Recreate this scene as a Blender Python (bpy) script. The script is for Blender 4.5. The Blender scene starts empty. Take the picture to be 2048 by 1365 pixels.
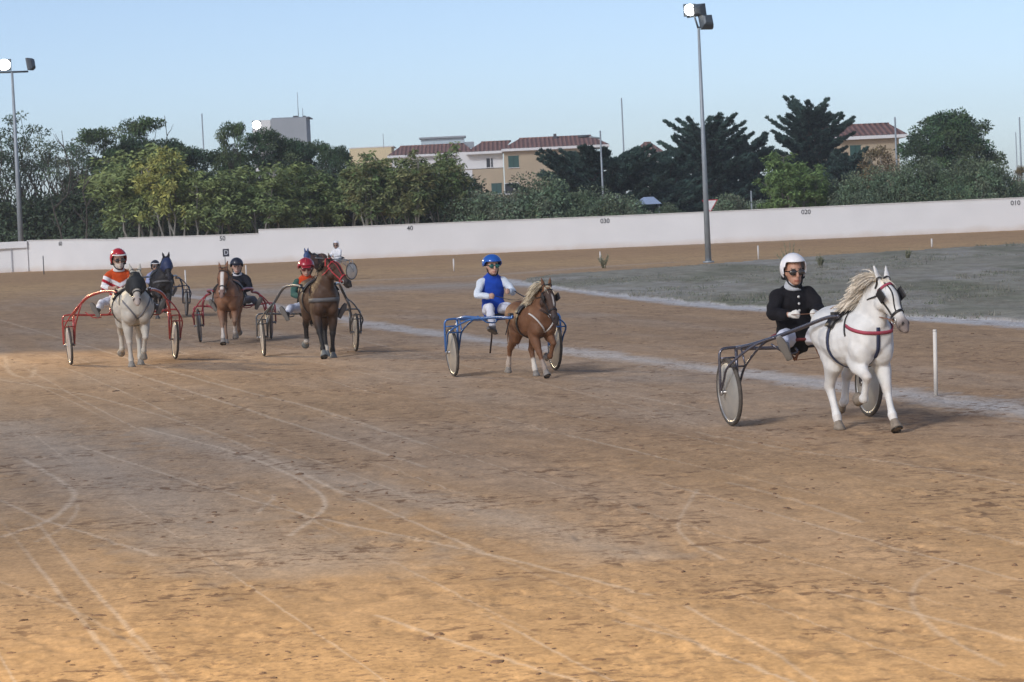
import bpy, bmesh, math, random
import numpy as np
from mathutils import Vector, Matrix, noise
from mathutils.bvhtree import BVHTree
PI = math.pi
rad = math.radians
random.seed(7)
RNG = np.random.default_rng(7)
S = bpy.context.scene
COL = S.collection

# ------------------------------------------------------------------ camera
CAMH = 2.1; FPX = 5700.0; ROLL = rad(2.6)
PITCH = math.atan((682.5-427)*math.cos(ROLL)/FPX)
_r0 = Vector((1,0,0)); _f = Vector((0,math.cos(PITCH),-math.sin(PITCH))); _u0 = Vector((0,math.sin(PITCH),math.cos(PITCH)))
CR = math.cos(ROLL)*_r0 - math.sin(ROLL)*_u0
CU = math.sin(ROLL)*_r0 + math.cos(ROLL)*_u0
camd = bpy.data.cameras.new('camera'); cam = bpy.data.objects.new('camera', camd); COL.objects.link(cam)
cam.matrix_world = Matrix(((CR.x,CU.x,-_f.x,0),(CR.y,CU.y,-_f.y,0),(CR.z,CU.z,-_f.z,CAMH),(0,0,0,1)))
camd.sensor_width = 36; camd.lens = FPX/2048*36; camd.clip_start = .5; camd.clip_end = 6000
camd.dof.use_dof = True; camd.dof.focus_distance = 31; camd.dof.aperture_fstop = 16
S.camera = cam
S.render.resolution_x = 1024; S.render.resolution_y = 682

# ------------------------------------------------------------------ sky, sun, exposure
SUN_EL = 34; SUN_AZ = -145      # azimuth measured from the view direction (+Y), negative = left
w = bpy.data.worlds.new('World'); S.world = w; w.use_nodes = True
nt = w.node_tree; nt.nodes.clear()
sky = nt.nodes.new('ShaderNodeTexSky'); sky.sky_type = 'NISHITA'; sky.sun_disc = False
sky.sun_elevation = rad(SUN_EL); sky.sun_rotation = rad(SUN_AZ)
sky.air_density = 0.45; sky.dust_density = 0.9; sky.ozone_density = 1.6; sky.altitude = 0
tint = nt.nodes.new('ShaderNodeMix'); tint.data_type = 'RGBA'; tint.blend_type = 'MULTIPLY'; tint.inputs[0].default_value = 1
tint.inputs[7].default_value = (1.09, 1.0, 0.90, 1)
bg = nt.nodes.new('ShaderNodeBackground'); bg.inputs[1].default_value = 0.102
wo = nt.nodes.new('ShaderNodeOutputWorld')
nt.links.new(sky.outputs[0], tint.inputs[6]); nt.links.new(tint.outputs[2], bg.inputs[0]); nt.links.new(bg.outputs[0], wo.inputs[0])
sd = bpy.data.lights.new('sun', 'SUN'); sd.energy = 0.95; sd.angle = rad(9); sd.color = (.94, .97, 1)
so = bpy.data.objects.new('sun', sd); COL.objects.link(so)
_sv = Vector((math.sin(rad(SUN_AZ))*math.cos(rad(SUN_EL)), math.cos(rad(SUN_AZ))*math.cos(rad(SUN_EL)), math.sin(rad(SUN_EL))))
so.rotation_euler = _sv.to_track_quat('Z','Y').to_euler(); so.location = (-20, 20, 30)
vs = S.view_settings; vs.view_transform = 'Standard'; vs.look = 'None'; vs.gamma = 1; vs.use_curve_mapping = False; vs.exposure = 0.82

# ------------------------------------------------------------------ pixel helpers (2048 px picture)
def ray(x, y):
    return _f + CR*((x-1024)/FPX) + CU*((682.5-y)/FPX)
def G(x, y, z=0.0):
    d = ray(x, y); t = (z-CAMH)/d.z
    return Vector((d.x*t, d.y*t, z))
def D(x, y, dep):
    d = ray(x, y); return Vector((d.x*dep, d.y*dep, CAMH+d.z*dep))
def base(x, dep):
    y = 427 - .0454*(x-1024) + FPX*CAMH/dep
    p = D(x, y, dep); return Vector((p.x, p.y, 0))
def ztop(x, y, dep):
    return D(x, y, dep).z

# ------------------------------------------------------------------ tags
def tag(o, label=None, cat=None, group=None, kind=None):
    if label: o['label'] = label
    if cat: o['category'] = cat
    if group: o['group'] = group
    if kind: o['kind'] = kind
    return o
def thing(name, label, cat, loc=(0,0,0), rz=0, group=None):
    o = bpy.data.objects.new(name, None); COL.objects.link(o); o.location = loc; o.rotation_euler = (0,0,rz)
    o.empty_display_size = .2
    return tag(o, label, cat, group)

# ------------------------------------------------------------------ materials
def mat(name, c, rough=.7, metal=0, var=.12, scale=6, bump=0, bscale=30, attr=None, coat=0, trans=0, emit=None, estr=0, c2=None, spec=.5, stretch=(1,1,1)):
    m = bpy.data.materials.new(name); m.use_nodes = True; n = m.node_tree; b = n.nodes['Principled BSDF']
    b.inputs['Roughness'].default_value = rough; b.inputs['Metallic'].default_value = metal
    b.inputs['Specular IOR Level'].default_value = spec
    b.inputs['Coat Weight'].default_value = coat
    tc = n.nodes.new('ShaderNodeTexCoord'); mp = n.nodes.new('ShaderNodeMapping'); mp.inputs['Scale'].default_value = stretch
    n.links.new(tc.outputs['Object'], mp.inputs[0])
    nz = n.nodes.new('ShaderNodeTexNoise'); nz.inputs['Scale'].default_value = scale; nz.inputs['Detail'].default_value = 5
    n.links.new(mp.outputs[0], nz.inputs['Vector'])
    rp = n.nodes.new('ShaderNodeMapRange'); rp.inputs[1].default_value = .25; rp.inputs[2].default_value = .75
    n.links.new(nz.outputs['Fac'], rp.inputs[0])
    mx = n.nodes.new('ShaderNodeMix'); mx.data_type = 'RGBA'
    n.links.new(rp.outputs[0], mx.inputs[0])
    lo = tuple(v*(1-var) for v in c[:3])+(1,); hi = tuple(min(1, v*(1+var)) for v in (c2 or c)[:3])+(1,)
    if attr:
        at = n.nodes.new('ShaderNodeAttribute'); at.attribute_name = attr
        mx.inputs[6].default_value = (1-var,)*3+(1,); mx.inputs[7].default_value = (1+var,)*3+(1,)
        ml = n.nodes.new('ShaderNodeMix'); ml.data_type = 'RGBA'; ml.blend_type = 'MULTIPLY'; ml.inputs[0].default_value = 1
        n.links.new(at.outputs['Color'], ml.inputs[6]); n.links.new(mx.outputs[2], ml.inputs[7])
        n.links.new(ml.outputs[2], b.inputs['Base Color'])
    else:
        mx.inputs[6].default_value = lo; mx.inputs[7].default_value = hi
        n.links.new(mx.outputs[2], b.inputs['Base Color'])
    if bump:
        nb = n.nodes.new('ShaderNodeTexNoise'); nb.inputs['Scale'].default_value = bscale; nb.inputs['Detail'].default_value = 4
        n.links.new(mp.outputs[0], nb.inputs['Vector'])
        bp = n.nodes.new('ShaderNodeBump'); bp.inputs['Strength'].default_value = bump; bp.inputs['Distance'].default_value = .02
        n.links.new(nb.outputs['Fac'], bp.inputs['Height']); n.links.new(bp.outputs[0], b.inputs['Normal'])
    if emit:
        b.inputs['Emission Color'].default_value = emit+(1,); b.inputs['Emission Strength'].default_value = estr
    return m
_mc = {}
def M(name, *a, **k):
    if name not in _mc: _mc[name] = mat(name, *a, **k)
    return _mc[name]

# ------------------------------------------------------------------ mesh builder
def obj(name, me, parent=None, m=None, smooth=True):
    if m is not None:
        me.materials.clear(); me.materials.append(m)
    me.name = name
    o = bpy.data.objects.new(name, me); COL.objects.link(o)
    if parent is not None: o.parent = parent
    if smooth and len(me.polygons):
        me.polygons.foreach_set('use_smooth', np.ones(len(me.polygons), bool))
    return o
def frames(pts, side):
    n = len(pts); out = []
    prev = None
    for i in range(n):
        a = pts[max(0,i-1)]; b = pts[min(n-1,i+1)]
        t = (b-a)
        t = t.normalized() if t.length > 1e-9 else Vector((0,0,1))
        s = Vector(side) if side is not None else (prev if prev is not None else (Vector((0,0,1)) if abs(t.z) < .9 else Vector((0,1,0))))
        s = s - t*s.dot(t)
        if s.length < 1e-4: s = (prev or Vector((1,0,0))); s = s - t*s.dot(t)
        s.normalize(); prev = s
        out.append((t, s, t.cross(s)))
    return out
def smoothpts(pts, rs, sub):
    # Catmull-Rom through points and radii
    P = [Vector(p) for p in pts]; n = len(P)
    R = [(r if isinstance(r, tuple) else (r, r)) for r in rs]
    op, orr = [], []
    def cr(a,b,c,d,t): return .5*((2*b)+(-a+c)*t+(2*a-5*b+4*c-d)*t*t+(-a+3*b-3*c+d)*t**3)
    for i in range(n-1):
        i0 = max(0,i-1); i3 = min(n-1,i+2)
        for k in range(sub):
            t = k/sub
            op.append(cr(P[i0],P[i],P[i+1],P[i3],t))
            orr.append(tuple(max(.001, cr(R[i0][j],R[i][j],R[i+1][j],R[i3][j],t)) for j in (0,1)))
    op.append(P[-1]); orr.append(R[-1])
    return op, orr
class MB:
    def __init__(s): s.v = []; s.f = []
    def tube(s, pts, rs, n=10, side=None, sub=1, cap=True, round_ends=False):
        if not isinstance(rs, (list,)): rs = [rs]*len(pts)
        if sub > 1: pts, rs = smoothpts(pts, rs, sub)
        pts = [Vector(p) for p in pts]
        fr = frames(pts, side); b0 = len(s.v)
        st = []
        for i, p in enumerate(pts):
            r = rs[i] if isinstance(rs[i], tuple) else (rs[i], rs[i])
            st.append((p, fr[i], r))
        if round_ends:
            def endcap(p, f, r, sg):
                L = []
                for k in (1, 2):
                    a = k*PI/6*1.35
                    L.append((p+f[0]*sg*math.sin(a)*min(r)*.95, f, (r[0]*math.cos(a), r[1]*math.cos(a))))
                return L
            st = list(reversed(endcap(*st[0], -1))) + st + endcap(*st[-1], 1)
        for p, (t, a, b), r in st:
            for k in range(n):
                th = 2*PI*k/n
                s.v.append(p + a*(math.cos(th)*r[0]) + b*(math.sin(th)*r[1]))
        m = len(st)
        for i in range(m-1):
            for k in range(n):
                q = b0+i*n; k2 = (k+1) % n
                s.f.append((q+k, q+k2, q+n+k2, q+n+k))
        if cap:
            s.f.append(tuple(b0+k for k in reversed(range(n)))); s.f.append(tuple(b0+(m-1)*n+k for k in range(n)))
        return s
    def ell(s, c, r, rot=None, nu=16, nv=10):
        c = Vector(c); b0 = len(s.v)
        R = rot or Matrix.Identity(3)
        s.v.append(c+R@Vector((0,0,r[2])))
        for i in range(1, nv):
            ph = PI*i/nv
            for k in range(nu):
                th = 2*PI*k/nu
                s.v.append(c+R@Vector((r[0]*math.sin(ph)*math.cos(th), r[1]*math.sin(ph)*math.sin(th), r[2]*math.cos(ph))))
        s.v.append(c+R@Vector((0,0,-r[2]))); e = len(s.v)-1
        for k in range(nu):
            k2 = (k+1) % nu
            s.f.append((b0, b0+1+k, b0+1+k2))
            for i in range(nv-2):
                q = b0+1+i*nu
                s.f.append((q+k, q+nu+k, q+nu+k2, q+k2))
            q = b0+1+(nv-2)*nu
            s.f.append((q+k, e, q+k2))
        return s
    def box(s, c, d, rot=None):
        c = Vector(c); b0 = len(s.v); R = rot or Matrix.Identity(3)
        for z in (-1,1):
            for y in (-1,1):
                for x in (-1,1): s.v.append(c+R@Vector((x*d[0]/2,y*d[1]/2,z*d[2]/2)))
        for q in ((0,2,3,1),(4,5,7,6),(0,1,5,4),(2,6,7,3),(0,4,6,2),(1,3,7,5)): s.f.append(tuple(b0+i for i in q))
        return s
    def quad(s, a, b, c, d):
        b0 = len(s.v); s.v += [Vector(a),Vector(b),Vector(c),Vector(d)]; s.f.append((b0,b0+1,b0+2,b0+3)); return s
    def lathe(s, prof, c=(0,0,0), axis='Y', n=32):
        # prof: list of (r, h) along the axis, closed ring profile when first==last
        b0 = len(s.v); c = Vector(c)
        for r, h in prof:
            for k in range(n):
                th = 2*PI*k/n; a, b = r*math.cos(th), r*math.sin(th)
                s.v.append(c + (Vector((a,h,b)) if axis == 'Y' else Vector((a,b,h))))
        for i in range(len(prof)-1):
            for k in range(n):
                k2 = (k+1) % n; q = b0+i*n
                s.f.append((q+k, q+n+k, q+n+k2, q+k2))
        return s
    def ribbon(s, pts, nrm, wid, th=.004):
        # pts points, nrm outward normal list, solid strap
        b0 = len(s.v); n = len(pts)
        for i in range(n):
            t = (pts[min(n-1,i+1)]-pts[max(0,i-1)])
            wd = t.cross(nrm[i]); wd = wd.normalized() if wd.length > 1e-9 else Vector((0,0,1))
            for a, b in ((-1,0),(1,0),(1,1),(-1,1)):
                s.v.append(pts[i] + wd*(a*wid/2) + nrm[i]*(b*th))
        for i in range(n-1):
            q = b0+4*i
            for k in range(4):
                k2 = (k+1) % 4; s.f.append((q+k, q+k2, q+4+k2, q+4+k))
        s.f.append((b0+3,b0+2,b0+1,b0)); q = b0+4*(n-1); s.f.append((q,q+1,q+2,q+3))
        return s
    def mesh(s, name='m'):
        u = sorted({i for f in s.f for i in f})
        if len(u) < len(s.v):
            mp = {a: b for b, a in enumerate(u)}; s.v = [s.v[i] for i in u]; s.f = [tuple(mp[i] for i in f) for f in s.f]
        me = bpy.data.meshes.new(name); me.from_pydata([tuple(v) for v in s.v], [], s.f); me.update(); return me
    def build(s, name, m, parent=None, smooth=True):
        return obj(name, s.mesh(name), parent, m, smooth)
def baked(me, mods):
    o = bpy.data.objects.new('tmp', me); COL.objects.link(o)
    for ty, kw in mods:
        md = o.modifiers.new('m', ty)
        for k, v in kw.items(): setattr(md, k, v)
    dg = bpy.context.evaluated_depsgraph_get(); ev = o.evaluated_get(dg)
    r = bpy.data.meshes.new_from_object(ev)
    bpy.data.objects.remove(o); bpy.data.meshes.remove(me)
    return r
def fuse(mb, vox, sm=4, extra=()):
    return baked(mb.mesh(), [('REMESH', dict(mode='VOXEL', voxel_size=vox)), ('SMOOTH', dict(factor=.6, iterations=sm))]+list(extra))
def vco(me):
    a = np.empty(len(me.vertices)*3, np.float32); me.vertices.foreach_get('co', a); return a.reshape(-1,3)
def setcol(me, c, name='col'):
    at = me.color_attributes.new(name, 'FLOAT_COLOR', 'POINT')
    a = np.ones((len(me.vertices),4), np.float32); a[:, :3] = c; at.data.foreach_set('color', a.ravel())
def fastmesh(name, V, F, col=None):
    # V (n,3), F (m,k) arrays, all faces same size
    me = bpy.data.meshes.new(name); k = F.shape[1]
    me.vertices.add(len(V)); me.vertices.foreach_set('co', V.astype(np.float32).ravel())
    me.loops.add(F.size); me.loops.foreach_set('vertex_index', F.astype(np.int32).ravel())
    me.polygons.add(len(F)); me.polygons.foreach_set('loop_start', np.arange(0, F.size, k, dtype=np.int32))
    me.polygons.foreach_set('loop_total', np.full(len(F), k, np.int32))
    me.update(calc_edges=True)
    if col is not None: setcol(me, col)
    return me

# ------------------------------------------------------------------ ground
def vnoise(x, y, seed=0):
    xi = np.floor(x).astype(np.int64); yi = np.floor(y).astype(np.int64); fx = x-xi; fy = y-yi
    def h(a, b):
        n = (a*374761393 + b*668265263 + seed*982451653) & 0xffffffff
        n = ((n ^ (n >> 13))*1274126177) & 0xffffffff
        return ((n ^ (n >> 16)) & 0xffff)/65535.0
    u = fx*fx*(3-2*fx); v = fy*fy*(3-2*fy)
    return (h(xi,yi)*(1-u)+h(xi+1,yi)*u)*(1-v)+(h(xi,yi+1)*(1-u)+h(xi+1,yi+1)*u)*v
def fbm(x, y, o=4, seed=0):
    s = 0; a = .5; t = 0
    for i in range(o):
        s = s+a*vnoise(x*2**i, y*2**i, seed+i*7); t += a; a *= .5
    return s/t
PHI = rad(14.5)                                     # the track runs this way: (sin, -cos)
def along(x, y):
    return x*math.cos(PHI)+y*math.sin(PHI), -x*math.sin(PHI)+y*math.cos(PHI)    # across, along
def height(x, y):
    a, l = along(x, y)
    n = fbm(a*3.2, l*2.2, 3, 3)
    h = (fbm(a*1.1, l*.5, 2, 1)-.5)*.010 + (n-.5)*.014 + (fbm(a*9, l*7, 2, 37)-.5)*.008
    h = h - np.clip(fbm(x*8, y*7, 3, 13)*1.2*(.35+fbm(x*1.6, y*1.2, 3, 19))-.60, 0, 1)*.05 + np.clip(vnoise(x*9+3, y*7, 5)*vnoise(x*1.3, y*1.1, 23)-.55, 0, 1)*.05
    far = np.clip((np.hypot(x, y)-140)/200, 0, 1)
    return h*(1-far)*.75
def dist_poly(x, y, pts, k):
    d = np.full(x.shape, 1e9); 
    for i in range(len(pts)-1):
        ax, ay = pts[i]; bx, by = pts[i+1]
        vx, vy = bx-ax, by-ay; L = vx*vx+vy*vy+1e-9
        t = np.clip(((x-ax)*vx+(y-ay)*vy)/L, 0, 1)
        d = np.minimum(d, np.hypot(x-ax-t*vx, y-ay-t*vy))
    return d
def inside(x, y, poly):
    r = np.zeros(x.shape, bool); n = len(poly)
    for i in range(n):
        ax, ay = poly[i]; bx, by = poly[(i+1) % n]
        c = ((ay > y) != (by > y)) & (x < (bx-ax)*(y-ay)/(by-ay+1e-12)+ax)
        r ^= c
    return r
def gp(L): return [(G(x,y).x, G(x,y).y) for x, y in L]
def crs(P, sub=8):
    P = [Vector((a,b,0)) for a, b in P]; q, _ = smoothpts(P, [1]*len(P), sub); return [(v.x, v.y) for v in q]

fine = np.linspace(-11.6, 11.6, 560); left = -np.concatenate([np.geomspace(12, 180, 26)]); right = np.geomspace(12, 180, 26)[:-1]
ang = np.radians(np.concatenate([left[::-1], fine, right]))
rr = [0.6, 2, 4, 6, 8, 9.5]; r = 10.5
while r < 60: rr.append(r); r *= 1.0036
while r < 175: rr.append(r); r *= 1.0065
while r < 690: rr.append(r); r *= 1.08
rr.append(690)
rr = np.array(rr)
RG, AG = np.meshgrid(rr, ang, indexing='ij'); GX = RG*np.sin(AG); GY = RG*np.cos(AG)
GZ = height(GX, GY)
infield_px = [(2300,668),(2048,646),(1800,633),(1600,621),(1400,606),(1250,592),(1150,580),(1085,570),(1052,563),(1075,556),(1130,550),(1250,542),(1400,532),(1500,524),(1700,510),(1900,498),(2048,489),(2300,474)]
infield = crs(gp(infield_px), 5)
edgeN = fbm(GX*1.5, GY*.6, 3, 77)-.5
IN = inside(GX+edgeN*.5, GY+edgeN*1.2, infield)
GZ = GZ + np.where(IN, .02+.05*fbm(GX*1.7, GY*1.1, 3, 31), 0)
# colours of sand: orange sand, grey dust, mid-strip brown
aC, lC = along(GX, GY)
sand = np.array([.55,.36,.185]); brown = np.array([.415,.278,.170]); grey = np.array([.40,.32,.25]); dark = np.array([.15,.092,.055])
def mixc(c, d, t): return c*(1-t[...,None])+d*t[...,None]
n1 = fbm(aC*.35, lC*.06, 4, 41); n2 = fbm(aC*1.3, lC*.22, 4, 51); n3 = fbm(GX*6, GY*3, 3, 61); n5 = fbm(GX*11, GY*8, 3, 63); n4 = fbm(aC*5, lC*.5, 3, 71)
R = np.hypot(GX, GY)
warm_pool_fade = np.clip((R-12)/15, 0, 1)*np.clip((120-R)/35, 0, 1)            # brown mid strip; near sand left orange, painting in the warm lamp pool
warm_pool_fade = np.clip(warm_pool_fade*(.7+.6*n1) + (n1-.5)*.35, 0, 1)
C = mixc(np.broadcast_to(sand, GX.shape+(3,)), brown, warm_pool_fade)
C = mixc(C, grey, np.clip((n1*.5+n2*.5-.46)*2.2, 0, .6)*np.clip((R-13)/14, 0.0, 1)*np.clip((110-R)/20, 0, 1))  # grey dust thins out towards the painted warm pool
C = C*(1+.22*(n3-.5)+.26*(n4-.5)+.16*(n2-.5)+.10*(n5-.5))[...,None]
# wide dust drifts, kerb lines and wheel tracks
def paint(C, px, wid, col, amt, soft=.5, sub=8, rag=.3):
    P = crs(gp(px), sub); d = dist_poly(GX, GY, P, 0)
    d = d*(1+rag*(n3-.5)*2) + wid*rag*(n2-.5)*1.5
    t = np.clip((wid/2*(1+soft)-d)/(wid/2*soft*2+1e-6), 0, 1)
    return mixc(C, np.array(col), t*amt)
C = paint(C, [(0,848),(175,930),(350,1020),(425,1070),(620,1130)], .9, (.45,.39,.33), .5, 1, rag=.6)
C = paint(C, [(300,860),(435,900),(625,948),(850,998),(1024,1040),(1260,1112)], .45, (.45,.39,.33), .5, 1, rag=.6)
C = paint(C, [(380,585),(700,580),(900,572),(1060,568)], 5.5, (.42,.37,.32), .7, .8, rag=.4)
C = paint(C, [(330,590),(480,603),(600,622),(720,645),(900,672),(1200,710),(1500,748),(1800,788),(2048,822),(2200,846)], .62, (.54,.50,.465), .92, .6, rag=.5)
C = paint(C, [(990,560),(1060,569),(1200,584),(1400,607),(1600,622),(1800,634),(2048,649),(2250,664)], 1.0, (.58,.58,.58), .9, .4, rag=.25)
C = paint(C, [(340,582),(600,566),(780,559),(940,553),(1060,545),(1200,534),(1330,526)], 1.3, (.50,.40,.31), .7, .8, rag=.4)
trk = (.62,.50,.38)
for px, wd, am in [([(0,1000),(100,1045),(200,1075),(310,1112)],.07,.6), ([(235,737),(450,805),(670,875),(850,935)],.09,.55),
    ([(280,855),(435,895),(550,935),(625,975),(650,1005),(635,1030),(580,1072)],.07,.75), ([(150,890),(290,935),(450,985),(650,1040),(850,1080),(1024,1120),(1300,1190)],.06,.6),
    ([(50,920),(135,972),(145,1000),(90,1045),(-10,1074)],.09,.75), ([(750,1230),(900,1280),(1024,1322),(1200,1375)],.05,.6),
    ([(155,1010),(150,1030),(120,1060),(70,1085)],.05,.5), ([(1369,1210),(1449,1255),(1549,1305),(1640,1370)],.045,.5), ([(1649,1180),(1824,1225),(2060,1283)],.05,.55),
    ([(1454,965),(1589,1000),(1724,1045)],.06,.4), ([(1394,865),(1624,905),(1824,930),(2060,972)],.06,.5), ([(1394,980),(1359,1040),(1369,1075),(1449,1120)],.05,.5),
    ([(1914,1125),(1844,1155),(1824,1200),(1849,1240),(1924,1290),(2004,1330)],.05,.45), ([(1230,1240),(1400,1290),(1600,1370)],.05,.5), ([(0,640),(200,700),(420,765),(640,820),(850,890)],.09,.5),
    ([(500,620),(800,700),(1100,770),(1400,850)],.08,.3), ([(0,760),(170,790),(380,850),(560,925),(690,990)],.08,.45), ([(10,712),(20,745),(60,755),(70,735)],.12,.4), ([(548,990),(545,1000),(530,1012),(515,1025)],.06,.6), ([(-10,1160),(120,1210),(270,1290),(340,1370)],.05,.35)]:
    C = paint(C, px, wd*.55, trk, am*1.0, .7, rag=.22)
rt = random.Random(3)
for i in range(44):
    a0 = -9+i*.44+rt.uniform(-.3,.3); P = []
    for k in range(7):
        l = 8+k*9; bend = (l/60)**2*rt.uniform(-.2,.5)
        a = a0+rt.uniform(-.05,.05)+bend
        P.append((a*math.cos(PHI)-l*math.sin(PHI), a*math.sin(PHI)+l*math.cos(PHI)))
    d = dist_poly(GX, GY, crs(P, 3), 0); wd = rt.choice((.010,.015,.022))
    t = np.clip((wd-d)/wd*1.6, 0, 1)*np.clip((fbm(aC*.8, lC*.25, 2, 90+i)-.42)*5, 0, 1)
    C = mixc(C, np.array(trk), t*.55)
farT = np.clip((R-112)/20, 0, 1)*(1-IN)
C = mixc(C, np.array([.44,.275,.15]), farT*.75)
dirt = dist_poly(GX, GY, gp([(-200,552),(0,546),(60,541),(300,536),(500,527),(1000,504),(1500,486),(2048,459),(2300,448)]), 0)
C = mixc(C, np.array([.40,.34,.28]), np.clip(1-dirt/2.5, 0, 1)*.5)
# infield: dry grey green grass
g1 = fbm(GX*.5, GY*.12, 4, 101); g2 = fbm(GX*3, GY*1.2, 3, 111)
Gc = mixc(np.broadcast_to(np.array([.30,.285,.23]), GX.shape+(3,)), np.array([.21,.21,.15]), np.clip((g1-.42)*4, 0, 1))
Gc = mixc(Gc, np.array([.36,.34,.30]), np.clip((fbm(GX*.7, GY*.16, 3, 131)-.55)*5, 0, .9))
Gc = Gc*(1+.6*(g2-.5))[...,None]
C = np.where(IN[...,None], Gc, C)
nr, na = GX.shape
V = np.stack([GX, GY, GZ], -1).reshape(-1,3)
idx = np.arange(nr*na).reshape(nr, na)
F = np.stack([idx[:-1,:-1], idx[:-1,1:], idx[1:,1:], idx[1:,:-1]], -1).reshape(-1,4)[:, ::-1]
inF = IN.reshape(-1)[F].sum(1) >= 2
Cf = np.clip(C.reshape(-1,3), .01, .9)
def sub(mask, name, m):
    f = F[mask]; u, inv = np.unique(f, return_inverse=True)
    me = fastmesh(name, V[u], inv.reshape(f.shape), Cf[u]); return obj(name, me, None, m)
def ground_mat(name, s1, bump, fleck=.85):
    m = bpy.data.materials.new(name); m.use_nodes = True; n = m.node_tree; b = n.nodes['Principled BSDF']; b.inputs['Roughness'].default_value = .95
    b.inputs['Specular IOR Level'].default_value = .1
    at = n.nodes.new('ShaderNodeAttribute'); at.attribute_name = 'col'
    tc = n.nodes.new('ShaderNodeTexCoord'); mp = n.nodes.new('ShaderNodeMapping'); mp.inputs['Scale'].default_value = (1,.55,1); mp.inputs['Rotation'].default_value = (0,0,-.1)
    n.links.new(tc.outputs['Object'], mp.inputs[0])
    def nz(sc, det): 
        q = n.nodes.new('ShaderNodeTexNoise'); q.inputs['Scale'].default_value = sc; q.inputs['Detail'].default_value = det; q.inputs['Roughness'].default_value = .65
        n.links.new(mp.outputs[0], q.inputs['Vector']); return q
    a = nz(s1, 6); c = nz(s1*6, 3)
    mr = n.nodes.new('ShaderNodeMapRange'); mr.inputs[1].default_value = .3; mr.inputs[2].default_value = .7; mr.inputs[3].default_value = .84; mr.inputs[4].default_value = 1.13
    n.links.new(a.outputs['Fac'], mr.inputs[0])
    mr2 = n.nodes.new('ShaderNodeMapRange'); mr2.inputs[1].default_value = .3; mr2.inputs[2].default_value = .7; mr2.inputs[3].default_value = .82; mr2.inputs[4].default_value = 1.16
    n.links.new(c.outputs['Fac'], mr2.inputs[0])
    mu = n.nodes.new('ShaderNodeMath'); mu.operation = 'MULTIPLY'; n.links.new(mr.outputs[0], mu.inputs[0]); n.links.new(mr2.outputs[0], mu.inputs[1])
    vm = n.nodes.new('ShaderNodeVectorMath'); vm.operation = 'SCALE'; n.links.new(at.outputs['Color'], vm.inputs[0]); n.links.new(mu.outputs[0], vm.inputs['Scale'])
    def mrg(src, a0, a1, o1=1):
        q = n.nodes.new('ShaderNodeMapRange'); q.inputs[1].default_value = a0; q.inputs[2].default_value = a1; q.inputs[4].default_value = o1; n.links.new(src, q.inputs[0]); return q.outputs[0]
    def mul(p, q_):
        q = n.nodes.new('ShaderNodeMath'); q.operation = 'MULTIPLY'; n.links.new(p, q.inputs[0]); n.links.new(q_, q.inputs[1]); return q.outputs[0]
    def nz2(sc, det, rg=.6):
        q = n.nodes.new('ShaderNodeTexNoise'); q.inputs['Scale'].default_value = sc; q.inputs['Detail'].default_value = det; q.inputs['Roughness'].default_value = rg
        n.links.new(tc.outputs['Object'], q.inputs['Vector']); return q.outputs['Fac']
    fl = mul(mrg(nz2(6.5, 5, .66), .52, .575), mrg(nz2(.75, 3), .46, .60))
    sm_ = mul(mrg(nz2(15, 4, .7), .54, .61), mrg(nz2(.5, 3), .44, .58, .7))
    mxx = n.nodes.new('ShaderNodeMix'); mxx.data_type = 'RGBA'; n.links.new(mul(fl, mrg(nz2(2, 1), 0, .55, fleck)), mxx.inputs[0]); n.links.new(vm.outputs[0], mxx.inputs[6]); mxx.inputs[7].default_value = (.17,.105,.065,1)
    mx2 = n.nodes.new('ShaderNodeMix'); mx2.data_type = 'RGBA'; n.links.new(sm_, mx2.inputs[0]); n.links.new(mxx.outputs[2], mx2.inputs[6]); mx2.inputs[7].default_value = (.21,.14,.09,1)
    n.links.new(mx2.outputs[2], b.inputs['Base Color'])
    bp = n.nodes.new('ShaderNodeBump'); bp.inputs['Strength'].default_value = bump; bp.inputs['Distance'].default_value = .03
    n.links.new(a.outputs['Fac'], bp.inputs['Height']); n.links.new(bp.outputs[0], b.inputs['Normal'])
    return m
MG = ground_mat('sand_ground', 5, .3); MI = ground_mat('grass_ground', 4, .6, .3)
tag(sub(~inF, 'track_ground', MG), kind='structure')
tag(sub(inF, 'infield_ground', MI), kind='structure')
def hz(x, y): return float(height(np.array([x]), np.array([y]))[0])

# clods kicked up on the sand
def clods():
    VV = []; FF = []; rc = np.random.default_rng(5); N = 3200; k = 0
    base_v = np.array([(math.cos(a)*c, math.sin(a)*c, z) for z, c in ((-.1,1),(.35,.8)) for a in np.linspace(0, 2*PI, 6, endpoint=False)]+[(0,0,.7)])
    bf = [(i,(i+1)%6,6+(i+1)%6,6+i) for i in range(6)]+[(6+i,6+(i+1)%6,12,12) for i in range(6)]
    for i in range(N):
        d = 11+62*rc.random()**1.5; a = rc.uniform(-.19,.19)
        x, y = d*math.sin(a), d*math.cos(a)
        if fbm(np.array([x*.9]), np.array([y*.5]), 2, 8)[0] < .46: continue
        if inside(np.array([x]), np.array([y]), infield)[0]: continue
        s = rc.uniform(.006,.019)*(1+.8*(rc.random() > .95)); M3 = np.array([1+rc.random(), .7+.6*rc.random(), .3+.5*rc.random()])
        v = base_v*M3*s*(1+.35*(rc.random((13,1))-.5)); th = rc.random()*7; c, sn = math.cos(th), math.sin(th)
        v = np.stack([v[:,0]*c-v[:,1]*sn, v[:,0]*sn+v[:,1]*c, v[:,2]], 1)+[x, y, hz(x,y)]
        VV.append(v); FF += [tuple(k+j for j in (f if f[2] != f[3] else f[:3])) for f in bf]; k += 13
    me = bpy.data.meshes.new('clods'); me.from_pydata(np.concatenate(VV).tolist(), [], FF); me.update()
    tag(obj('dirt_clods', me, None, M('clod', (.17,.105,.065), .95, var=.4, scale=3), smooth=False), kind='stuff')
clods()

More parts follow.
